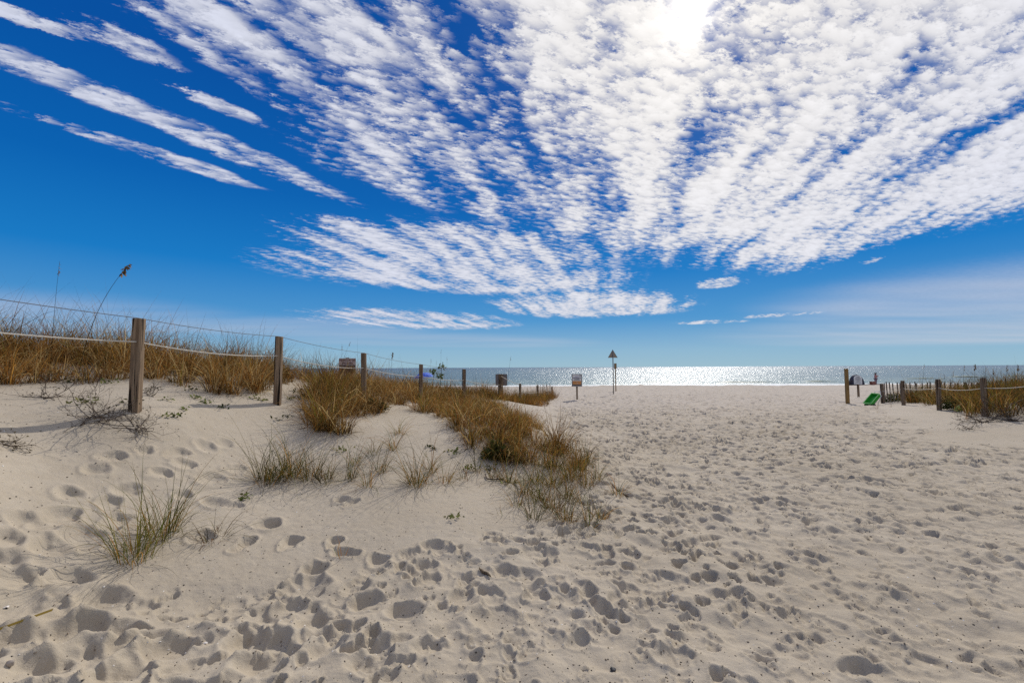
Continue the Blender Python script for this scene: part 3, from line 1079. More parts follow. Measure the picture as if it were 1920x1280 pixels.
grass_mass('spit_grass', [[(-.6, 18.2), (.25, 19.6), (1.0, 21.4), (1.75, 22.6), (2.0, 25), (2.5, 28), (3.1, 29.6), (2.4, 31), (.6, 27), (-1.8, 21.5)]], 12, .62,
           'low brown grass round the last posts of the long rope fence', (('ochre', 'brown', 'gold'), ('brown', 'ochre'), ('gold', 'olive', 'brown')), .3, far=5)
rpoly = G2((1657, 749), (1690, 751), (1722, 757), (1745, 759), (1775, 758), (1800, 770), (1825, 784), (1880, 786), (1930, 790), (2050, 800))
grass_mass('dune_grass', [rpoly + [(17, 10), (22, 13), (21, 18), (19, 21.5), (18, 22)]], 16, .74,
           'olive and ochre grass thicket on the right dune behind the short rope fence', (('gold', 'ochre', 'olive', 'brown'), ('ochre', 'olive', 'brown', 'dark'), ('gold', 'brown', 'olive', 'straw')), .45, far=5)

# loose tufts standing singly on the sand: pixel of the foot, blades, length, lean, curl, palette
GR, GM, GB = ('olive', 'green', 'gold', 'dark'), ('gold', 'olive', 'ochre', 'green'), ('brown', 'ochre', 'dark')
tufts = [
    (252, 1046, 62, .42, .28, .8, ('gold', 'olive', 'olive', 'green'), 'slender olive grass tuft alone on footprinted sand, its shadow falling beside it', None),
    (306, 1003, 66, .40, .28, .8, ('gold', 'olive', 'olive', 'green'), 'bushy olive grass tuft on footprinted sand just uphill of another tuft', None),
    (400, 1012, 46, .26, 1.1, 1.0, GB, 'flattened brown dead grass mat on sand beside the olive tufts', None),
    (640, 1046, 4, .17, .35, .3, GM, 'tiny sprig of four yellow blades growing out of a footprint', None),
    (940, 967, 6, .16, .7, .5, GR, 'tiny splayed green sprig on the bare slope below the grassy mound', None),
    (1160, 928, 30, .26, .6, .9, GM, 'small outlying grass tuft at the edge of the trodden path', None),
    (1100, 868, 62, .36, .34, .7, GR, 'upright tuft of green-gold grass standing apart beside the trodden path', None)]
gA = 'grass tufts on the bank below the left posts'
lA = '%s olive grass tuft in the row on bare sand below the wooden posts'
for px, py, n, L in ((497, 906, 55, .42), (522, 898, 46, .40), (548, 890, 60, .42), (582, 897, 55, .36), (612, 903, 36, .30), (656, 900, 34, .34), (690, 912, 26, .30), (712, 884, 36, .36), (782, 908, 70, .38), (806, 884, 26, .34), (738, 842, 26, .26), (748, 815, 30, .26), (665, 868, 20, .26), (835, 905, 24, .28), (700, 850, 20, .24)):
    tufts.append((px, py, n, L, .38, .9, GR if n > 30 else GM, lA % ('full' if n > 50 else ('middling' if n > 30 else 'thin little')), gA))
gB = 'grass tufts trailing off the mound to the path'
lB = '%s grass tuft trailing down from the mound towards the trodden path'
for px, py, n, L in ((985, 928, 46, .34), (955, 905, 40, .32), (1003, 905, 50, .32), (1040, 912, 55, .32), (1068, 900, 60, .34), (1080, 880, 60, .34), (1035, 958, 50, .32), (1000, 976, 22, .34), (1062, 978, 46, .27), (1108, 985, 36, .25), (1125, 972, 26, .22), (930, 898, 30, .28), (895, 885, 24, .28), (870, 900, 16, .30), (1012, 940, 40, .30), (1062, 935, 40, .28), (1100, 912, 44, .26), (1120, 900, 30, .24), (1040, 880, 50, .34), (1090, 945, 24, .22), (970, 950, 20, .3), (1050, 845, 30, .26), (1075, 850, 24, .24)):
    tufts.append((px, py, n, L, .42, .85, (GM, GR, ('olive', 'gold', 'brown'))[px % 3], lB % ('big dense' if n > 48 else ('middling' if n > 30 else 'thin')), gB))
gC = 'small tufts before the right dune'
for px, py, n, L in ((1637, 766, 8, .18), (1644, 767, 9, .16), (1670, 763, 5, .30), (1812, 786, 14, .22), (1740, 760, 26, .3)):
    tufts.append((px, py, n, L, .4, .6, GB, 'sparse little dry grass tuft on sand in front of the right dune', gC))
for px, py, n, L, lean, curl, pal, label, grp in tufts:
    p = ground_at(px, py)
    g = Grass()
    L *= 1.12 if grp is None else 1.3
    n = int(n * 1.6)
    L *= 1.1
    g.clump(p, n, .045 + .0008 * n, L, lean * 1.4, curl * 1.5, pal, .0058, .38)
    if n > 30:
        g.clump(p, n // 2, .05 + .001 * n, L * .75, .95, 1.3, ('brown', 'dark', 'olive'), .0040, .35)
    org = (p[0], p[1], gz1(p[0], p[1]))
    o = link('grass_tuft', g.mesh('grass_tuft', 6, org), M['blade'], None, org)
    tag(o, label, 'grass tuft', grp)

#@@PART3

# ------------------------------------------------------------------ sea oats, shrubs, low plants
def lerp_curve(p0, p1, bend, n=14):
    t = np.linspace(0, 1, n)[:, None]
    return p0 * (1 - t) + p1 * t + np.asarray(bend)[None] * (4 * t * (1 - t))


def sea_oat(base, tip, bend, label, group=None, head=.16, thick=.0035, seed=0, heavy=1.0):
    r = np.random.default_rng(seed + 900)
    base, tip = np.array(base, float), np.array(tip, float)
    root = empty('sea_oat', base)
    tag(root, label, 'sea oat', group)
    pts = lerp_curve(base * 0, tip - base, bend, 18)
    Soup().tube(pts, np.linspace(thick, thick * .35, len(pts)), 5, col=(.085, .062, .032)).obj('stalk', M['blade'], root, smooth=True)
    s = Soup()
    d = pts[-1] - pts[-3]
    d /= np.linalg.norm(d)
    n = int(26 * heavy)
    for k in range(n):
        f = k / n
        c = pts[-1] - d * head * (1 - f) + np.array([0, 0, .004])
        dr = np.array([r.normal(.35, .4), r.normal(0, .4), -r.uniform(.2, 1.0)])
        dr /= np.linalg.norm(dr)
        L = r.uniform(.03, .06) * (.6 + .7 * heavy) * (1 - .35 * f)
        sd = np.cross(dr, r.normal(0, 1, 3))
        sd /= np.linalg.norm(sd)
        V = [c, c + dr * L * .5 + sd * L * .24, c + dr * L, c + dr * L * .5 - sd * L * .24]
        s.add(V, [[0, 1, 2, 3]], col=np.array((.20, .135, .07)) * r.uniform(.5, 1.5))
    s.obj('seed_head', M['blade'], root)
    return root


def oat_px(tip, foot, depth, bend, label, group=None, **k):
    b = at_depth(foot[0], foot[1], depth)
    b[2] = gz1(b[0], b[1])
    t = at_depth(tip[0], tip[1], depth - .1)
    return sea_oat(b, t, bend, label, group, **k)


oat_px((243, 495), (150, 640), 7.3, (-.12, 0, .12), 'tall sea oat arching right with a drooping seed head above the rope', head=.20, thick=.0055, heavy=1.5, seed=1)
oat_px((112, 490), (98, 640), 7.6, (-.02, 0, .0), 'tall upright sea oat with thin bare head beside the arching one', head=.22, thick=.004, heavy=.5, seed=2)
oat_px((736, 660), (733, 700), 13.0, (-.02, 0, 0), 'single sea oat with compact head between the third and fourth rope posts', head=.16, thick=.005, seed=3)
oat_px((958, 667), (952, 712), 20.5, (-.05, 0, 0), 'thin bare sea oat stalk beside the grey sign back', head=.2, heavy=.4, thick=.006, seed=4)
for k, (tx, ty, fx, d, bx) in enumerate(((641, 645, 642, 11.5, 0), (657, 640, 636, 12.0, -.06), (808, 672, 806, 16, 0), (827, 655, 826, 16.5, 0), (838, 668, 838, 17, 0), (818, 676, 818, 16, 0))):
    oat_px((tx, ty), (fx, 705), d, (bx, 0, 0), 'slender bare grass stalk rising above the left dune against the sky', 'bare stalks above the left dune', head=.12, heavy=.3, thick=.004, seed=20 + k)
for k, (tx, ty, fx, d, hv) in enumerate(((1733, 682, 1721, 19, .4), (1808, 684, 1806, 17, .5), (1828, 682, 1823, 16.5, 1.3), (1848, 688, 1842, 16, .4), (1862, 690, 1858, 16, .7), (1877, 692, 1877, 16.5, .4),
                                         (1888, 684, 1878, 15.5, .8), (1908, 683, 1898, 15, .9), (1916, 696, 1914, 15, .5), (1770, 700, 1768, 18, .4), (1788, 695, 1786, 18, .5), (1884, 707, 1882, 14.5, 1.2), (1868, 712, 1866, 14.5, 1.2))):
    oat_px((tx, ty), (fx, 735), d, (random.uniform(-.05, .05), 0, 0), 'dark sea oat stalk standing in the right dune grass against the water', 'sea oats on the right dune', head=.2, heavy=hv, thick=.006, seed=40 + k)


def twigs(n, reach, rise, seed, rad=.005, depth=3):
    r = np.random.default_rng(seed)
    s = Soup()
    tips = []

    def grow(p, d, L, rd, lev):
        pts = [p]
        for _ in range(4):
            d = d + r.normal(0, .22, 3) * np.array([1, 1, .6])
            d /= np.linalg.norm(d)
            pts.append(pts[-1] + d * L / 4)
        pts = np.array(pts)
        pts[:, 2] = np.maximum(pts[:, 2], .004)
        s.tube(pts, np.linspace(rd, rd * .6, 5), 3)
        tips.append(pts[-1])
        if lev:
            for _ in range(r.integers(2, 4)):
                k = r.integers(1, 5)
                nd = d + r.normal(0, .75, 3) * np.array([1, 1, .7]) + np.array([0, 0, .12])
                grow(pts[k], nd / np.linalg.norm(nd), L * r.uniform(.45, .75), rd * .62, lev - 1)
    for k in range(n):
        a = r.uniform(0, 2 * math.pi)
        d = np.array([math.cos(a), math.sin(a), rise * r.uniform(.3, 1.4)])
        grow(np.array([r.normal(0, .05), r.normal(0, .05), -.02]), d / np.linalg.norm(d), reach * r.uniform(.6, 1.2), rad, depth)
    return s, np.array(tips)


def leaves(cs, L, cols, seed, flat=.5):
    r = np.random.default_rng(seed)
    n = len(cs)
    d = r.normal(0, 1, (n, 3)) * np.array([1, 1, flat])
    d /= np.linalg.norm(d, axis=1)[:, None]
    sd = np.cross(d, r.normal(0, 1, (n, 3)))
    sd /= np.linalg.norm(sd, axis=1)[:, None]
    ln = (L * r.uniform(.6, 1.4, n))[:, None]
    V = np.stack([cs, cs + d * ln * .45 + sd * ln * .26, cs + d * ln, cs + d * ln * .45 - sd * ln * .26], 1).reshape(-1, 3)
    q = np.arange(n * 4).reshape(-1, 4)
    cc = np.repeat(np.array(cols)[r.integers(0, len(cols), n)] * r.uniform(.6, 1.4, (n, 1)), 4, 0)
    return Soup().add(V, q, col=cc)


def dead_shrub(px, py, n, reach, rise, label, seed, leafy=0, rad=.005):
    p = ground_at(px, py)
    org = (p[0], p[1], gz1(p[0], p[1]))
    root = empty('dead_shrub', org)
    tag(root, label, 'shrub')
    s, tips = twigs(n, reach, rise, seed, rad)
    # follow the slope of the sand
    V = np.vstack(s.v)
    V[:, 2] += gz(V[:, 0] + org[0], V[:, 1] + org[1]) - org[2]
    s.v = [V]
    s.obj('twig', M['twig'], root)
    if leafy:
        r = np.random.default_rng(seed + 1)
        c = tips[r.integers(0, len(tips), leafy)] + r.normal(0, .012, (leafy, 3))
        c[:, 2] += gz(c[:, 0] + org[0], c[:, 1] + org[1]) - org[2]
        leaves(c, .025, [(.05, .04, .02), (.07, .055, .025), (.09, .07, .03)], seed).obj('leaf', M['leaf'], root)['kind'] = 'stuff'
    return root


dead_shrub(182, 785, 11, .44, .45, 'sprawling dead twiggy shrub on the sand before the nearest rope post', 61, 130)
dead_shrub(258, 800, 8, .32, .35, 'low radiating cluster of bare dark twigs at the foot of the nearest post', 62, 40)
dead_shrub(95, 748, 6, .32, .5, 'small dead shrub with shrivelled leaves uphill of the sprawling twigs', 63, 90)
dead_shrub(283, 742, 5, .16, .9, 'small dark upright twiggy plant just behind the nearest rope post', 65, 90)
dead_shrub(-8, 828, 9, .16, .7, 'dense dark dry shrub on smooth sand far from any post', 64, 180)
dead_shrub(1845, 792, 9, .55, .35, 'bare sprawling stems fanning from under the right dune grass', 66, 60, .010)
dead_shrub(1905, 790, 7, .5, .4, 'bare woody stems on sand under the thickest right dune grass', 67, 40, .010)
dead_shrub(1815, 803, 5, .28, .5, 'little dead bush lying on open sand before the right dune', 68, 60, .006)


def leafy_bush(px, py, size, label, seed, cols, n=900):
    p = ground_at(px, py)
    org = (p[0], p[1], gz1(p[0], p[1]))
    root = empty('leafy_bush', org)
    tag(root, label, 'bush')
    r = np.random.default_rng(seed)
    c = r.normal(0, 1, (n, 3))
    c /= np.linalg.norm(c, axis=1)[:, None]
    lump = 1 + .35 * np.sin(c[:, 0] * 5 + seed) * np.cos(c[:, 1] * 4) + .2 * np.sin(c[:, 2] * 7)
    c *= (r.random(n) ** .4 * lump)[:, None] * np.array(size) * .5
    c[:, 2] = np.abs(c[:, 2]) * 1.6 + .02
    s, _ = twigs(6, size[0] * .35, 1.2, seed, .005, 2)
    s.obj('stem', M['twig'], root)
    leaves(c, .055, cols, seed, .8).obj('leaf', M['leaf'], root)['kind'] = 'stuff'


DG = [(.032, .042, .012), (.055, .065, .016), (.085, .085, .022)]
leafy_bush(932, 860, (.40, .36, .26), 'dark green leafy bush set into the grass at the front of the mound', 71, DG, 1100)
leafy_bush(700, 770, (.42, .32, .24), 'dark olive leafy bush in the mound grass below the third post', 72, DG, 900)
leafy_bush(1788, 768, (.75, .5, .42), 'dark leafy bush behind the right rope near a pale green seedling', 73, DG, 900)
leafy_bush(1674, 752, (.7, .8, .5), 'deep green leafy bush behind the green cart at the fence end', 74, [(.03, .05, .012), (.06, .08, .02)], 1500)

LG = [(.16, .19, .05), (.22, .21, .07), (.11, .12, .04)]
lowp = [(133, 716, 1.3), (205, 720, 1.4), (163, 757, 1.2), (250, 760, 1.1), (312, 752, .7), (367, 748, .9), (326, 783, .8), (310, 782, .6), (478, 748, 1.1), (415, 765, .9), (386, 757, .8), (493, 751, .7), (553, 735, 1.1), (570, 746, 1.2), (545, 748, .9),
        (520, 786, .7), (640, 846, 1.1), (455, 934, .9), (810, 842, 1.1), (852, 850, 1.0), (876, 880, 1.0), (918, 882, .9), (852, 973, .7), (950, 905, .8), (360, 733, .8), (345, 770, .5), (425, 730, .8), (540, 780, .6)]
gl = 'creeping plants scattered on the left bank'
for k, (px, py, sc) in enumerate(lowp):
    p = ground_at(px, py)
    r = np.random.default_rng(300 + k)
    n = int(26 * sc)
    c = r.normal(0, .055 * sc, (n, 3))
    c[:, 2] = np.abs(c[:, 2]) * .5 + .005
    o = empty('creeping_plant', (p[0], p[1], gz1(p[0], p[1])))
    leaves(c, .05, LG if k % 3 else DG, 400 + k, .6).obj('foliage', M['leaf'], o)['kind'] = 'stuff'
    big = sc > .95
    if py > 800:
        lab = 'small green seedling rosette on the bare slope of the grassy mound' if big else 'tiny green seedling among grass tufts on the mound slope'
    else:
        lab = ('yellow-green creeping plant' if k % 3 else 'dark green creeping plant') + (' spreading on sand at the dune foot near the posts' if big else ' no bigger than a leaf on sand near the posts')
    tag(o, lab, 'plant', gl)
p = ground_at(1797, 771)
tag(leaves(np.abs(np.random.default_rng(5).normal(0, .10, (60, 3))), .07, [(.22, .30, .08), (.30, .36, .12)], 5).obj('seedling', M['leaf'], None, (p[0], p[1], gz1(p[0], p[1]))),
    'bright pale green seedling on sand by the right rope posts', 'plant')
for k, (tx, ty, fx) in enumerate(((828, 688, 822), (813, 697, 808), (826, 705, 823))):
    d = 15.5
    b = at_depth(fx, 712, d)
    b[2] = gz1(b[0], b[1])
    t = at_depth(tx, ty, d)
    root = empty('leafy_weed', b)
    pts = lerp_curve(b * 0, t - b, (.02, 0, 0), 8)
    Soup().tube(pts, .007, 5, col=(.08, .09, .03)).obj('stem', M['leaf'], root)
    c = pts[-1] + np.random.default_rng(k).normal(0, .05, (26, 3))
    leaves(c, .11, [(.09, .12, .03), (.14, .15, .04)], 90 + k, 1).obj('leaf', M['leaf'], root)['kind'] = 'stuff'
    tag(root, 'green leafy weed stem topping the dune grass beside the blue umbrella', 'plant', 'leafy weeds near the umbrella')


# ------------------------------------------------------------------ signs
def text_obj(body, width, height, mat, parent, loc):
    cu = bpy.data.curves.new('lettering', 'FONT')
    cu.body = body
    cu.align_x = 'CENTER'
    cu.align_y = 'CENTER'
    cu.extrude = 0.02
    cu.offset = 0.012
    to = bpy.data.objects.new('lettering_tmp', cu)
    C.objects.link(to)
    bpy.context.view_layer.update()
    me = bpy.data.meshes.new_from_object(to.evaluated_get(bpy.context.evaluated_depsgraph_get()))
    bpy.data.objects.remove(to)
    n = len(me.vertices)
    co = np.zeros(n * 3)
    me.vertices.foreach_get('co', co)
    co = co.reshape(-1, 3)
    ext = np.ptp(co, axis=0)
    mid = (co.max(0) + co.min(0)) / 2
    co = (co - mid) / ext * np.array([width, height, .003])
    me.vertices.foreach_set('co', np.c_[co[:, 0], -co[:, 2], co[:, 1]].ravel())
    me.materials.clear()
    me.update()
    return link('lettering', me, mat, parent, loc)


def facing(x, y):
    return math.atan2(-x, y) * 0.85          # turn a sign's front (-Y) to the path's end


def rbox(w, h, rad=.03, n=4):
    o = []
    for cx, cz, a0 in ((w / 2 - rad, h / 2 - rad, 0), (-w / 2 + rad, h / 2 - rad, 90), (-w / 2 + rad, -h / 2 + rad, 180), (w / 2 - rad, -h / 2 + rad, 270)):
        for k in range(n + 1):
            a = R(a0 + 90 * k / n)
            o.append((cx + rad * math.cos(a), cz + rad * math.sin(a)))
    return o


def sign_root(name, px, d, label, turn=True):
    p = at_depth(px, 700, d)
    g = gz1(p[0], p[1])
    root = empty(name, (p[0], p[1], g), facing(p[0], p[1]) if turn else 0)
    tag(root, label, 'sign')
    return root, g


def zpx(px, py, d):
    return at_depth(px, py, d)[2]


# keep-off sign in the dune grass
d = 13.0
root, g = sign_root('dune_sign', 651, d, 'faded sign with dark red lettering standing in the left dune grass')
zt = zpx(651, 671.5, d) - g
w = 30 * d / F_PX
Soup().prism(rbox(w, .44, .012), -.012, 0).obj('panel', M['sign_tan'], root, (0, 0, zt - .22))
text_obj('PLEASE STAY OFF', w * .94, .060, M['red_ink'], root, (0, -.015, zt - .052))
text_obj('THE DUNES', w * .60, .056, M['red_ink'], root, (0, -.015, zt - .138))
Soup().box((0, 0, 0), (w * .98, .004, .022)).obj('stripe', M['ink'], root, (0, -.015, zt - .205))
Soup().box((0, 0, 0), (w * .98, .004, .20)).obj('lower_band', M['brown'], root, (0, -.0146, zt - .325))
link('post', post_mesh(.09, zt + .02, .3, 77), M['post'], root, (0, .058, -.0))

# back of a sign behind the sixth post
d = 22.0
root, g = sign_root('sign_board', 940, d, 'plain grey back of a sign board on a wooden post beyond the dune fence', False)
zt = zpx(940, 701, d) - g
Soup().prism(rbox(22 * d / F_PX, .56, .03), .0, .012).obj('panel', M['sign_grey'], root, (0, 0, zt - .28))
link('post', post_mesh(.10, zt - .01, .3, 78), M['post'], root, (0.03, -.052, 0))

# notice by the end of the long fence
d = 26.9
root, g = sign_root('notice_sign', 1081.5, d, 'white and orange printed notice on a short wooden post by the path')
zt, zb = zpx(1081, 701, d) - g, zpx(1081, 724.5, d) - g
w, h = 19 * d / F_PX, zt - zb
zc = (zt + zb) / 2
Soup().prism(rbox(w, h, .03), -.010, .012).obj('frame', M['sign_grey'], root, (0, 0, zc))
face = Soup().prism(rbox(w * .86, h * .90, .015), -.016, -.0105).obj('face', M['white'], root, (0, 0, zc))
Soup().box((0, 0, 0), (w * .84, .004, h * .28)).obj('orange_block', M['orange'], face, (0, -.019, -h * .19))
Soup().box((0, 0, 0), (w * .84, .004, h * .085)).obj('black_band', M['ink'], face, (0, -.019, -h * .385))
for zz, ww, mm in ((.29, .36, 'purple_ink'), (.215, .74, 'purple_ink'), (.16, .74, 'ink'), (.09, .46, 'ink'), (.04, .60, 'ink')):
    Soup().box((0, 0, 0), (w * ww, .004, h * .028)).obj('print_line', M[mm], face, (0, -.019, h * zz))
Soup().box((0, 0, 0), (w * .12, .004, h * .05)).obj('emblem', M['sign_tan'], face, (0.02, -.0225, -h * .2))
Soup().box((0, 0, 0), (w * .12, .004, h * .06)).obj('emblem', M['ink'], face, (w * .32, -.019, h * .37))
link('post', post_mesh(.095, zc + h * .3, .3, 79), M['post'], root, (0, .064, 0))

# triangular sign seen from behind
d = 33.5
root, g = sign_root('triangle_sign', 1149.5, d, 'tall triangular sign seen from behind on a grey metal pole', False)
zt, zb = zpx(1149, 655, d) - g, zpx(1149, 670.5, d) - g
hw = 9.3 * d / F_PX
tri = lambda k: [(-hw * k, zb + (1 - k) * .19), (hw * k, zb + (1 - k) * .19), (0, zt - (1 - k) * .38)]
Soup().prism(tri(1.0), 0, .010).obj('rim', M['metal'], root)
Soup().prism(tri(.88), -.006, -.001).obj('panel', M['sign_back'], root)
Soup().tube([(0, -.04, -.3), (0, -.04, zt - .06)], .036, 8).obj('pole', M['metal'], root, smooth=True)
for zz in (zb + .1, zb + .34):
    Soup().box((0, -.03, zz), (.10, .05, .03)).obj('bracket', M['metal'], root)

# small board on a slim post behind it
d = 39.0
root, g = sign_root('small_sign', 1154, d, 'narrow tan board on a slim wooden post just behind the triangular sign', False)
zt = zpx(1154, 681, d) - g
Soup().prism(rbox(.23, .46, .02), 0, .012).obj('panel', M['sign_back'], root, (0, 0, zt - .23))
link('post', post_mesh(.07, zt - .03, .3, 80), M['stake'], root, (0, -.037, 0))

# arched notice near the tent
d = 26.4
root, g = sign_root('arched_sign', 1608, d, 'pale round-topped notice on a wooden post between the stake and cart')
zt, zb = zpx(1608, 703.5, d) - g, zpx(1608, 720, d) - g
w = 12.3 * d / F_PX
out = [(-w / 2, zb), (w / 2, zb), (w / 2, zt - w * .42)] + [(w / 2 * math.cos(a), zt - w * .42 + w * .42 * math.sin(a)) for a in np.linspace(.2, math.pi - .2, 9)] + [(-w / 2, zt - w * .42)]
pnl = Soup().prism(out, -.012, 0).obj('panel', M['white'], root)
for k, ww in enumerate((.4, .62, .55, .66, .3, .66)):
    Soup().box((0, -.0145, zt - .10 - k * .062), (w * ww, .004, .018)).obj('print_line', M['ink'], pnl)
link('post', post_mesh(.11, zb + .25, .3, 81), M['post'], root, (0, .058, 0))

# lone stake
p = at_depth(1586.5, 691, 22.1)
g = gz1(p[0], p[1])
o = link('wooden_stake', post_mesh(.13, p[2] - g, .35, 82), M['stake'], None, (p[0], p[1], g))
o.rotation_euler = (0, 0, .2)
tag(o, 'tall yellowish square wooden stake alone at the right of the path', 'stake')


# ------------------------------------------------------------------ beach things
def cart():
    p = at_depth(1637, 752, 20.3)
    root = empty('beach_cart', (p[0], p[1], gz1(p[0], p[1])))
    tag(root, 'bright green plastic beach cart tipped over with a white handle', 'cart')
    a_, b_ = np.array([.78, -.62, 0]), np.array([.62, .78, 0])
    l_ = a_ * .50 + b_ * .50 + np.array([0, 0, .70]); l_ /= np.linalg.norm(l_)
    w_ = a_ * .72 - b_ * .69; w_ -= l_ * (w_ @ l_); w_ /= np.linalg.norm(w_)
    Rm = np.stack([l_, -w_, np.cross(w_, l_)], 1)
    L, W_, D = .58, .36, .12
    t = .014

    def bx(c, dd):
        return np.array(Rm) @ np.array(c) + np.array([0, 0, .215]), dd
    tray = Soup()
    for c, dd in (((0, 0, 0), (L, W_, t)), ((0, W_ / 2, D / 2), (L, t, D)), ((0, -W_ / 2, D / 2), (L, t, D)), ((L / 2, 0, D / 2), (t, W_, D)), ((-L / 2, 0, D / 2), (t, W_, D))):
        q, dd = bx(c, dd)
        tray.box(q, dd, Rm)
    tr = tray.obj('tray', M['green'], root)
    rim = Soup()
    for c, dd in (((0, W_ / 2 + .01, D), (L + .06, .035, .02)), ((0, -W_ / 2 - .01, D), (L + .06, .035, .02)), ((L / 2 + .01, 0, D + .002), (.035, W_, .02)), ((-L / 2 - .01, 0, D + .002), (.035, W_, .02))):
        q, dd = bx(c, dd)
        rim.box(q, dd, Rm)
    rim.obj('rim', M['green'], tr)
    for k in range(3):
        q, dd = bx((0, -.12 + k * .12, .014), (L * .86, .03, .016))
        Soup().box(q, dd, Rm).obj('rib', M['green'], tr)
    f = lambda *c: np.array(Rm) @ np.array(c) + np.array([0, 0, .215])
    for sy in (-1, 1):
        Soup().tube([f(-L * .45, sy * .16, -.03), f(L * .5, sy * .16, -.03), f(L * .78, sy * .13, .10)], .013, 7).obj('frame_tube', M['white'], root, smooth=True)
    Soup().tube([f(L * .78, -.13, .10), f(L * .78, .13, .10)], .015, 7).obj('handle', M['white'], root, smooth=True)
    e = f(L * .6, -.16, -.03)
    Soup().tube([e, (e[0] - .24, e[1] - .02, -.04)], .012, 7).obj('stand_leg', M['white'], root, smooth=True)
    c0 = f(-L * .46, 0, -.05)
    ax = np.array(Rm) @ np.array([0, 1.0, 0])
    for sy in (-1, 1):
        wl = Soup().tube([c0 + ax * (sy * .19 - .025), c0 + ax * (sy * .19 + .025)], .085, 16).obj('wheel', M['ink'], root)
        Soup().tube([c0 + ax * (sy * .19 - .03), c0 + ax * (sy * .19 + .03)], .03, 10).obj('hub', M['white'], wl)


cart()


def umbrella():
    d = 48.0
    p = at_depth(797, 705, d)
    g = gz1(p[0], p[1])
    zt = zpx(797, 698.3, d) - g
    root = empty('beach_umbrella', (p[0], p[1], g))
    tag(root, 'bright blue beach umbrella showing above the dune grass', 'umbrella')
    s = Soup()
    n, Rr, hh = 16, 1.0, .48
    rings = [(0, 0)] + [(Rr * math.sin(a), hh * (1 - math.cos(a)) / (1 - math.cos(1.25))) for a in np.linspace(.25, 1.25, 5)]
    V = [(0, 0, zt)]
    for q, (rr_, dz_) in enumerate(rings[1:]):
        for k in range(n):
            a = 2 * math.pi * k / n
            sc = 1 if k % 2 == 0 else .965
            V.append((rr_ * sc * math.cos(a) / math.sin(1.25) , rr_ * sc * math.sin(a) / math.sin(1.25), zt - dz_ + (.02 if k % 2 else 0)))
    tr = np.array([[0, 1 + k, 1 + (k + 1) % n] for k in range(n)])
    qd = np.array([[1 + q * n + k, 1 + (q + 1) * n + k, 1 + (q + 1) * n + (k + 1) % n, 1 + q * n + (k + 1) % n] for q in range(len(rings) - 2) for k in range(n)])
    s.add(V, tr, qd).obj('canopy', M['blue'], root)
    Soup().tube([(0, 0, -.3), (0, 0, zt + .06)], .018, 8).obj('pole', M['white'], root, smooth=True)
    for k in range(8):
        a = 2 * math.pi * k / 8
        Soup().tube([(.01 * math.cos(a), .01 * math.sin(a), zt - .28), (.55 * math.cos(a), .55 * math.sin(a), zt - .27)], .006, 4).obj('rib', M['white'], root)
    rz_ = (R(4), R(-6), 0)
    root.rotation_euler = rz_


umbrella()


def tent():
    d = 54.0
    p = at_depth(1608, 722, d)
    g = gz1(p[0], p[1])
    root = empty('beach_tent', (p[0], p[1], g))
    tag(root, 'dark dome beach tent at the crest behind the arched notice', 'tent')
    hw, hh, dp = 13 * d / F_PX, 19.5 * d / F_PX, .95
    s = Soup()
    na, ne = 20, 9
    V = []
    for e in range(ne):
        el = (math.pi / 2) * e / (ne - 1)
        for k in range(na + 1):
            a = math.pi + math.pi * k / na        # closed towards the land, open to the sea
            V.append((hw * math.cos(a) * math.cos(el) ** .8, dp * math.sin(a) * math.cos(el) ** .8 + .3, hh * math.sin(el) - .04))
    q = np.array([[e * (na + 1) + k, e * (na + 1) + k + 1, (e + 1) * (na + 1) + k + 1, (e + 1) * (na + 1) + k] for e in range(ne - 1) for k in range(na)])
    s.add(V, q).obj('canopy', M['navy'], root, smooth=True)
    for ax in (-.5, 0, .5):
        pts = [(hw * math.sin(ax) * math.cos(t) , .3 - dp * math.cos(ax) * math.cos(t) * 1.01, hh * math.sin(t) * 1.01) for t in np.linspace(0, math.pi / 2, 9)]
        Soup().tube(pts, .014, 5).obj('tent_pole', M['metal'], root)
    Soup().box((0, .35, .015), (2 * hw, 1.2, .02)).obj('floor_sheet', M['dark_cloth'], root)


tent()
# bag, mat, cool box, person beside the tent
d = 53.5
p = at_depth(1597, 722, d)
root = empty('beach_bag', (p[0], p[1], gz1(p[0], p[1])))
bm = bmesh.new()
bmesh.ops.create_icosphere(bm, subdivisions=3, radius=1)
for v in bm.verts:
    v.co.x *= .20 * (1 + .12 * math.sin(v.co.z * 4)); v.co.y *= .16; v.co.z = v.co.z * .33 + .30
me = bpy.data.meshes.new('body'); bm.to_mesh(me)
link('body', me, M['dark_cloth'], root)
Soup().tube([(-.08, -.1, .58), (-.06, -.12, .70), (.06, -.12, .70), (.08, -.1, .58)], .015, 6).obj('strap', M['navy'], root)
Soup().box((0, -.15, .25), (.2, .06, .2)).obj('pocket', M['navy'], root)
tag(root, 'dark upright beach bag leaning by the dome tent', 'bag')

p = at_depth(1622, 723, 54.2)
xs_ = np.linspace(-2.3, 1.9, 15)
V = [(x, y, gz1(p[0] + x, p[1] + y) - gz1(p[0], p[1]) + h_) for h_ in (.02, .055) for y in (-.35, .35) for x in xs_]
n_ = len(xs_)
q = [[k, k + 1, n_ + k + 1, n_ + k][::-1] for k in range(n_ - 1)] + [[2 * n_ + k, 2 * n_ + k + 1, 3 * n_ + k + 1, 3 * n_ + k] for k in range(n_ - 1)] + [[k, k + 1, 2 * n_ + k + 1, 2 * n_ + k] for k in range(n_ - 1)]
o = Soup().add(V, q).obj('beach_mat', M['navy'], None, (p[0], p[1], gz1(p[0], p[1])))
tag(o, 'dark mat laid on the sand between the tent and the standing person', 'mat')

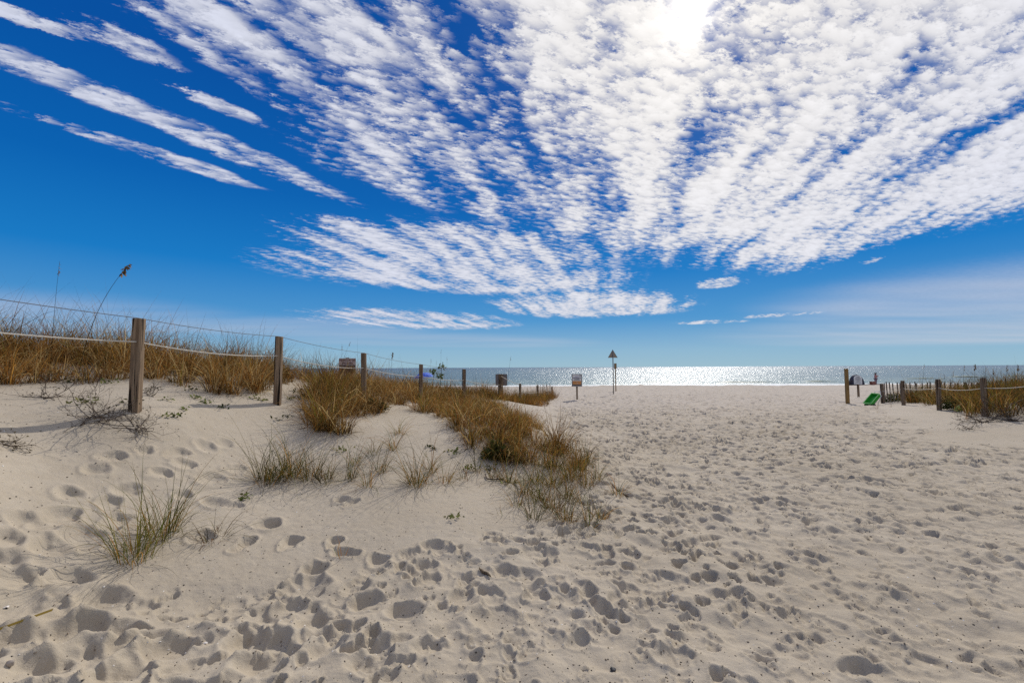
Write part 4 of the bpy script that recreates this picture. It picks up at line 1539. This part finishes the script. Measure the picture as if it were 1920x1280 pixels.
p = at_depth(1636.5, 722, d)
root = empty('cool_box', (p[0], p[1], gz1(p[0], p[1])), .2)
Soup().box((0, 0, .17), (.52, .34, .36)).obj('box_body', M['rust'], root)
Soup().box((0, 0, .375), (.55, .37, .06)).obj('lid', M['rust'], root)
Soup().tube([(-.24, -.19, .30), (-.24, -.23, .42), (.24, -.23, .42), (.24, -.19, .30)], .012, 6).obj('handle', M['white'], root)
tag(root, 'rust red cool box on the sand beside the standing person', 'cool box')


def skin_mesh(name, joints, edges, radii, sub=1):
    me = bpy.data.meshes.new(name)
    me.from_pydata([tuple(j) for j in joints], edges, [])
    o = bpy.data.objects.new('skin_tmp', me)
    C.objects.link(o)
    o.modifiers.new('Skin', 'SKIN')
    if not me.skin_vertices:
        me.skin_vertices.new()
    for v, r_ in zip(me.skin_vertices[0].data, radii):
        v.radius = (r_, r_) if np.isscalar(r_) else r_
        v.use_root = False
    me.skin_vertices[0].data[0].use_root = True
    sb = o.modifiers.new('Sub', 'SUBSURF')
    sb.levels = sb.render_levels = sub
    bpy.context.view_layer.update()
    out = bpy.data.meshes.new_from_object(o.evaluated_get(bpy.context.evaluated_depsgraph_get()))
    out.name = name
    bpy.data.objects.remove(o)
    for pl in out.polygons:
        pl.use_smooth = True
    return out


def person():
    d = 53.6
    p = at_depth(1642.5, 722.5, d)
    g = gz1(p[0], p[1])
    root = empty('person', (p[0], p[1], g), R(200))
    tag(root, 'person in pink top and dark hat standing by the cool box, arms raised', 'person')
    H = zpx(1642, 699.5, d) - g
    k = H / 1.66
    J = [(0, 0, .92), (0, .01, 1.10), (0, .0, 1.30), (0, 0, 1.40), (0, .01, 1.46), (0, .03, 1.545), (0, .02, 1.62),
         (-.09, 0, .86), (-.10, .02, .48), (-.10, -.01, .08), (-.10, .13, .03),
         (.09, 0, .86), (.10, -.03, .48), (.10, -.05, .08), (.10, .09, .03),
         (-.17, 0, 1.36), (-.25, .06, 1.12), (-.10, .24, 1.24), (-.07, .29, 1.28),
         (.17, 0, 1.36), (.25, .06, 1.12), (.10, .24, 1.24), (.07, .29, 1.28)]
    Ed = [(0, 1), (1, 2), (2, 3), (3, 4), (4, 5), (5, 6), (0, 7), (7, 8), (8, 9), (9, 10), (0, 11), (11, 12), (12, 13), (13, 14), (2, 15), (15, 16), (16, 17), (17, 18), (2, 19), (19, 20), (20, 21), (21, 22)]
    Rd = [(.14, .10), (.12, .09), (.14, .09), .06, .05, .078, .075, .085, .055, .038, .032, .085, .055, .038, .032, .05, .040, .028, .030, .05, .040, .028, .030]
    for hand, sg in ((18, -1), (22, 1)):
        b = np.array(J[hand])
        for q, (ox, L) in enumerate(((-.03, .05), (-.012, .065), (.008, .07), (.026, .062))):
            J.append(tuple(b + np.array([ox * .9, .03 + L * .4, .02]))); Ed.append((hand, len(J) - 1)); Rd.append(.009)
            J.append(tuple(b + np.array([ox, .04 + L * .7, -.01]))); Ed.append((len(J) - 2, len(J) - 1)); Rd.append(.008)
        J.append(tuple(b + np.array([-sg * .04, .0, .035]))); Ed.append((hand, len(J) - 1)); Rd.append(.010)
    S = lambda a: [tuple(np.array(j) * k) for j in a]
    body = link('body', skin_mesh('body', S(J), Ed, Rd), M['skin'], root)
    # loose top with sleeves, trousers, hat and hair
    top = [J[i] for i in (0, 1, 2, 15, 16, 19, 20)]
    link('top', skin_mesh('top', S(top), [(0, 1), (1, 2), (2, 3), (3, 4), (2, 5), (5, 6)], [(.165, .125), (.145, .11), (.155, .105), .065, .055, .065, .055]), M['pink'], root)
    tr = [J[i] for i in (0, 7, 8, 9, 11, 12, 13)]
    link('trousers', skin_mesh('trousers', S(tr), [(0, 1), (1, 2), (2, 3), (0, 4), (4, 5), (5, 6)], [(.155, .115), .10, .07, .055, .10, .07, .055]), M['mauve'], root)
    hc = np.array(J[6]) * k
    V = [(hc[0] + r_ * math.cos(a), hc[1] + r_ * math.sin(a), hc[2] + z_) for r_, z_ in ((.215, -.045), (.12, .0), (.108, .06), (.07, .10), (.001, .105)) for a in np.linspace(0, 2 * math.pi, 20, endpoint=False)]
    q = [[e * 20 + j, e * 20 + (j + 1) % 20, (e + 1) * 20 + (j + 1) % 20, (e + 1) * 20 + j] for e in range(4) for j in range(20)]
    Soup().add(V, q).obj('hat', M['dark_cloth'], root, smooth=True)
    bm = bmesh.new()
    bmesh.ops.create_icosphere(bm, subdivisions=2, radius=1)
    for v in bm.verts:
        v.co = Vector((v.co.x * .092, v.co.y * .085 - .03, v.co.z * .14 + 1.53)) * k
    me = bpy.data.meshes.new('hair'); bm.to_mesh(me)
    link('hair', me, M['dark_cloth'], root)
    for sx in (-1, 1):
        Soup().box((sx * .03 * k, .103 * k, 1.56 * k), (.018, .01, .010)).obj('eye', M['ink'], root)
    Soup().add([(-.015, .10, 1.525), (.015, .10, 1.525), (0, .128, 1.528), (0, .10, 1.56)] * np.array(k), [[0, 1, 2], [0, 2, 3], [1, 3, 2]]).obj('nose', M['skin'], root)
    Soup().box((0, .10 * k, 1.495 * k), (.045, .01, .010)).obj('mouth', M['red_ink'], root)


person()

# ------------------------------------------------------------------ litter of the sand
def chips(n, rmin, rmax, size, seed, cols, label, name, mask=None):
    r = np.random.default_rng(seed)
    rad = rmin * (rmax / rmin) ** r.random(n)
    th = r.uniform(-1.0, 1.0, n)
    x, y = rad * np.sin(th), rad * np.cos(th)
    if mask is not None:
        k = mask(x, y)
        x, y = x[k], y[k]
        n = len(x)
    z = gz(x, y)
    s = size * r.uniform(.35, 1.0, n) ** 1.5 * (.75 + .08 * np.hypot(x, y))
    a = r.uniform(0, 6.28, n)
    asp = r.uniform(.35, 1.0, n)
    ring = []
    for k in range(5):
        t = a + k * 2 * math.pi / 5
        q = r.uniform(.7, 1.2, n)
        ux, uy = np.cos(t) * q, np.sin(t) * q * asp
        ring.append(np.stack([x + s * (ux * np.cos(a) - uy * np.sin(a)), y + s * (ux * np.sin(a) + uy * np.cos(a)), z + s * r.uniform(-.3, .25, n)], -1))
    ring.append(np.stack([x, y, z + s * r.uniform(.3, .7, n)], -1))
    V = np.stack(ring, 1).reshape(-1, 3)
    b = np.arange(n)[:, None] * 6
    f = np.concatenate([b + np.array([[k, (k + 1) % 5, 5]]) for k in range(5)])
    cc = np.repeat(np.array(cols)[r.integers(0, len(cols), n)] * r.uniform(.7, 1.25, (n, 1)), 6, 0)
    o = Soup().add(V, f, col=cc).obj(name, M['chip'])
    o['kind'] = 'stuff'
    o['label'] = label


m_, nt_, b_, tc_ = new_mat('broken_shell')
at_ = nt_.nodes.new('ShaderNodeAttribute')
at_.attribute_name = 'tone'
nt_.links.new(at_.outputs['Color'], b_.inputs['Base Color'])
b_.inputs['Roughness'].default_value = .7
M['chip'] = m_
chips(2600, 1.9, 9, .0075, 501, [(.75, .70, .62), (.62, .52, .42), (.8, .77, .72)], 'tiny white shell fragments strewn over the sand', 'shell_fragments')
chips(10000, 1.9, 14, .0098, 502, [(.06, .045, .03), (.10, .07, .045), (.16, .11, .07)], 'dark crumbs of bark and seaweed strewn over the sand', 'plant_crumbs')
chips(1500, 9, 17, .016, 503, [(.05, .035, .022), (.09, .06, .04)], 'dark plant litter on the sand before the right dune', 'plant_litter',
      lambda x, y: (x > 7.5 + 2 * vnoise(x, y, 3)) & (x < 15) & (y > 8.5) & (y < 13) & (vnoise(x * 1.3, y * 1.3, 77) > .02))


def blob(name, px, py, size, mat, label, cat, seed):
    p = ground_at(px, py)
    bm = bmesh.new()
    bmesh.ops.create_icosphere(bm, subdivisions=3, radius=1)
    r = np.random.default_rng(seed)
    ph = r.uniform(0, 6, 4)
    for v in bm.verts:
        n = 1 + .14 * math.sin(3 * v.co.x + ph[0]) + .1 * math.sin(4 * v.co.y + ph[1]) + .08 * math.sin(5 * v.co.z + ph[2])
        v.co = Vector((v.co.x * size[0] * n, v.co.y * size[1] * n, v.co.z * size[2] * n))
    me = bpy.data.meshes.new(name)
    bm.to_mesh(me)
    for pl in me.polygons:
        pl.use_smooth = True
    o = link(name, me, mat, None, (p[0], p[1], gz1(p[0], p[1]) + size[2] * .35))
    tag(o, label, cat)


blob('stone', 1150, 1249, (.016, .014, .012), M['stone'], 'small black round stone on the trodden sand', 'stone', 1)
blob('stone', 201, 1199, (.016, .012, .010), M['stone'], 'small dark oval stone on smooth sand left of a deep footprint', 'stone', 2)
blob('pebble', 17, 1252, (.022, .016, .013), M['pebble'], 'tan pebble resting between deep footprints', 'pebble', 3)


def scallop(px, py, r_, label):
    p = ground_at(px, py)
    V = [(0, -r_ * .8, .0)]
    n = 17
    for ring, h in ((.5, .30), (1.0, .05)):
        for k in range(n):
            a = R(-70 + 140 * k / (n - 1))
            q = ring * r_ * (1.0 + (.03 if k % 2 else -.02))
            V.append((q * 1.05 * math.sin(a) * 1.2, -r_ * .8 + q * 1.55 * math.cos(a * .8), h * r_ + (.03 * r_ if k % 2 else 0)))
    tr = [[0, 1 + k + 1, 1 + k] for k in range(n - 1)]
    qd = [[1 + k, 1 + k + 1, 1 + n + k + 1, 1 + n + k] for k in range(n - 1)]
    o = Soup().add(V, tr, qd).obj('shell', M['shell'], None, (p[0], p[1], gz1(p[0], p[1]) + .003))
    o.rotation_euler = (R(12), 0, random.uniform(0, 6))
    tag(o, label, 'shell')


scallop(385, 1204, .014, 'white ribbed shell on smooth sand above a long footprint')
scallop(311, 1165, .013, 'pale shell piece lying on sand below the lone tufts')
scallop(13, 1130, .016, 'white shell at the rim of a deep print on the bank')

p0, p1 = ground_at(898, 1066), ground_at(921, 1086)
L = np.linalg.norm(p1 - p0)
t = np.linspace(0, 1, 10)[:, None]
pts = p0 * (1 - t) + p1 * t
pts[:, 2] = gz(pts[:, 0], pts[:, 1]) + .012
org = pts[4].copy()
o = Soup().tube(pts - org + np.c_[np.random.default_rng(1).normal(0, .003, (10, 2)), np.zeros(10)], np.array([.004, .009, .011, .012, .011, .012, .010, .009, .007, .003]), 8).obj('driftwood', M['drift'], None, org, True)
tag(o, 'short brown driftwood stick lying on trodden sand', 'driftwood')
p0, p1 = ground_at(-5, 1186), ground_at(98, 1162)
t = np.linspace(0, 1, 12)[:, None]
pts = p0 * (1 - t) + p1 * t
pts[:, 2] = np.linspace(gz1(p0[0], p0[1]) + .01, gz1(p1[0], p1[1]) + .06, 12)
org = pts[5].copy()
w_ = np.array([0, .004, .006])
V = np.vstack([pts - org - w_, pts - org + w_])
q = [[k, k + 1, 12 + k + 1, 12 + k] for k in range(11)]
o = Soup().add(V, q, col=(.42, .30, .07)).obj('dry_reed', M['blade'], None, org)
tag(o, 'yellow dry reed blade lying across deep footprints', 'reed')
# a dark bent root on the mound slope and a bent stick by the path
for pp, lab in (([(910, 893), (913, 900), (925, 902), (945, 900)], 'dark curved root end poking from the mound sand'), ([(1148, 912), (1160, 920), (1178, 934)], 'bent dark stick at the outlying tuft by the path')):
    P = np.array([ground_at(*a) for a in pp])
    P[:, 2] = gz(P[:, 0], P[:, 1]) + .02
    org = P[1].copy()
    tag(Soup().tube(P - org, .009, 7).obj('root_stick', M['twig'], None, org, True), lab, 'stick')


# ------------------------------------------------------------------ labels that count look-alikes from a landmark
ORD = ('nearest second third fourth fifth sixth seventh eighth ninth tenth eleventh twelfth thirteenth fourteenth fifteenth sixteenth seventeenth '
       'eighteenth nineteenth twentieth twenty-first twenty-second twenty-third twenty-fourth twenty-fifth twenty-sixth twenty-seventh twenty-eighth').split()


def count_from(group, anchor, phrase, look):
    a = np.array(anchor)[:2]
    obs = [o for o in scene.objects if o.get('group') == group]
    obs.sort(key=lambda o: np.hypot(o.location.x - a[0], o.location.y - a[1]))
    for k, o in enumerate(obs):
        nm = ORD[k] if k == 0 else ORD[k] + ' nearest'
        o['label'] = f"{look(o)}, {nm} {phrase}"


bush_xy = ground_at(932, 866)
post_xy = at_depth(254, 762, 5.7)
cart_xy = at_depth(1637, 752, 20.3)
sign_xy = at_depth(651, 690, 13.0)
first = lambda o: ' '.join(o['label'].split()[:next(i for i, w in enumerate(o['label'].split()) if w in ('tuft', 'plant', 'rosette', 'seedling', 'stalk')) + 1])
count_from('grass tufts trailing off the mound to the path', bush_xy, 'to the bush at the mound front', first)
count_from('grass tufts on the bank below the left posts', post_xy, 'in its row to the first rope post', first)
count_from('creeping plants scattered on the left bank', post_xy, 'to the first rope post', first)
count_from('small tufts before the right dune', cart_xy, 'to the green cart', first)
count_from('sea oats on the right dune', cart_xy, 'to the green cart', first)
count_from('bare stalks above the left dune', sign_xy, 'to the red-lettered dune sign', first)
count_from('leafy weeds near the umbrella', sign_xy, 'to the red-lettered dune sign', lambda o: 'green leafy weed stem on the dune')
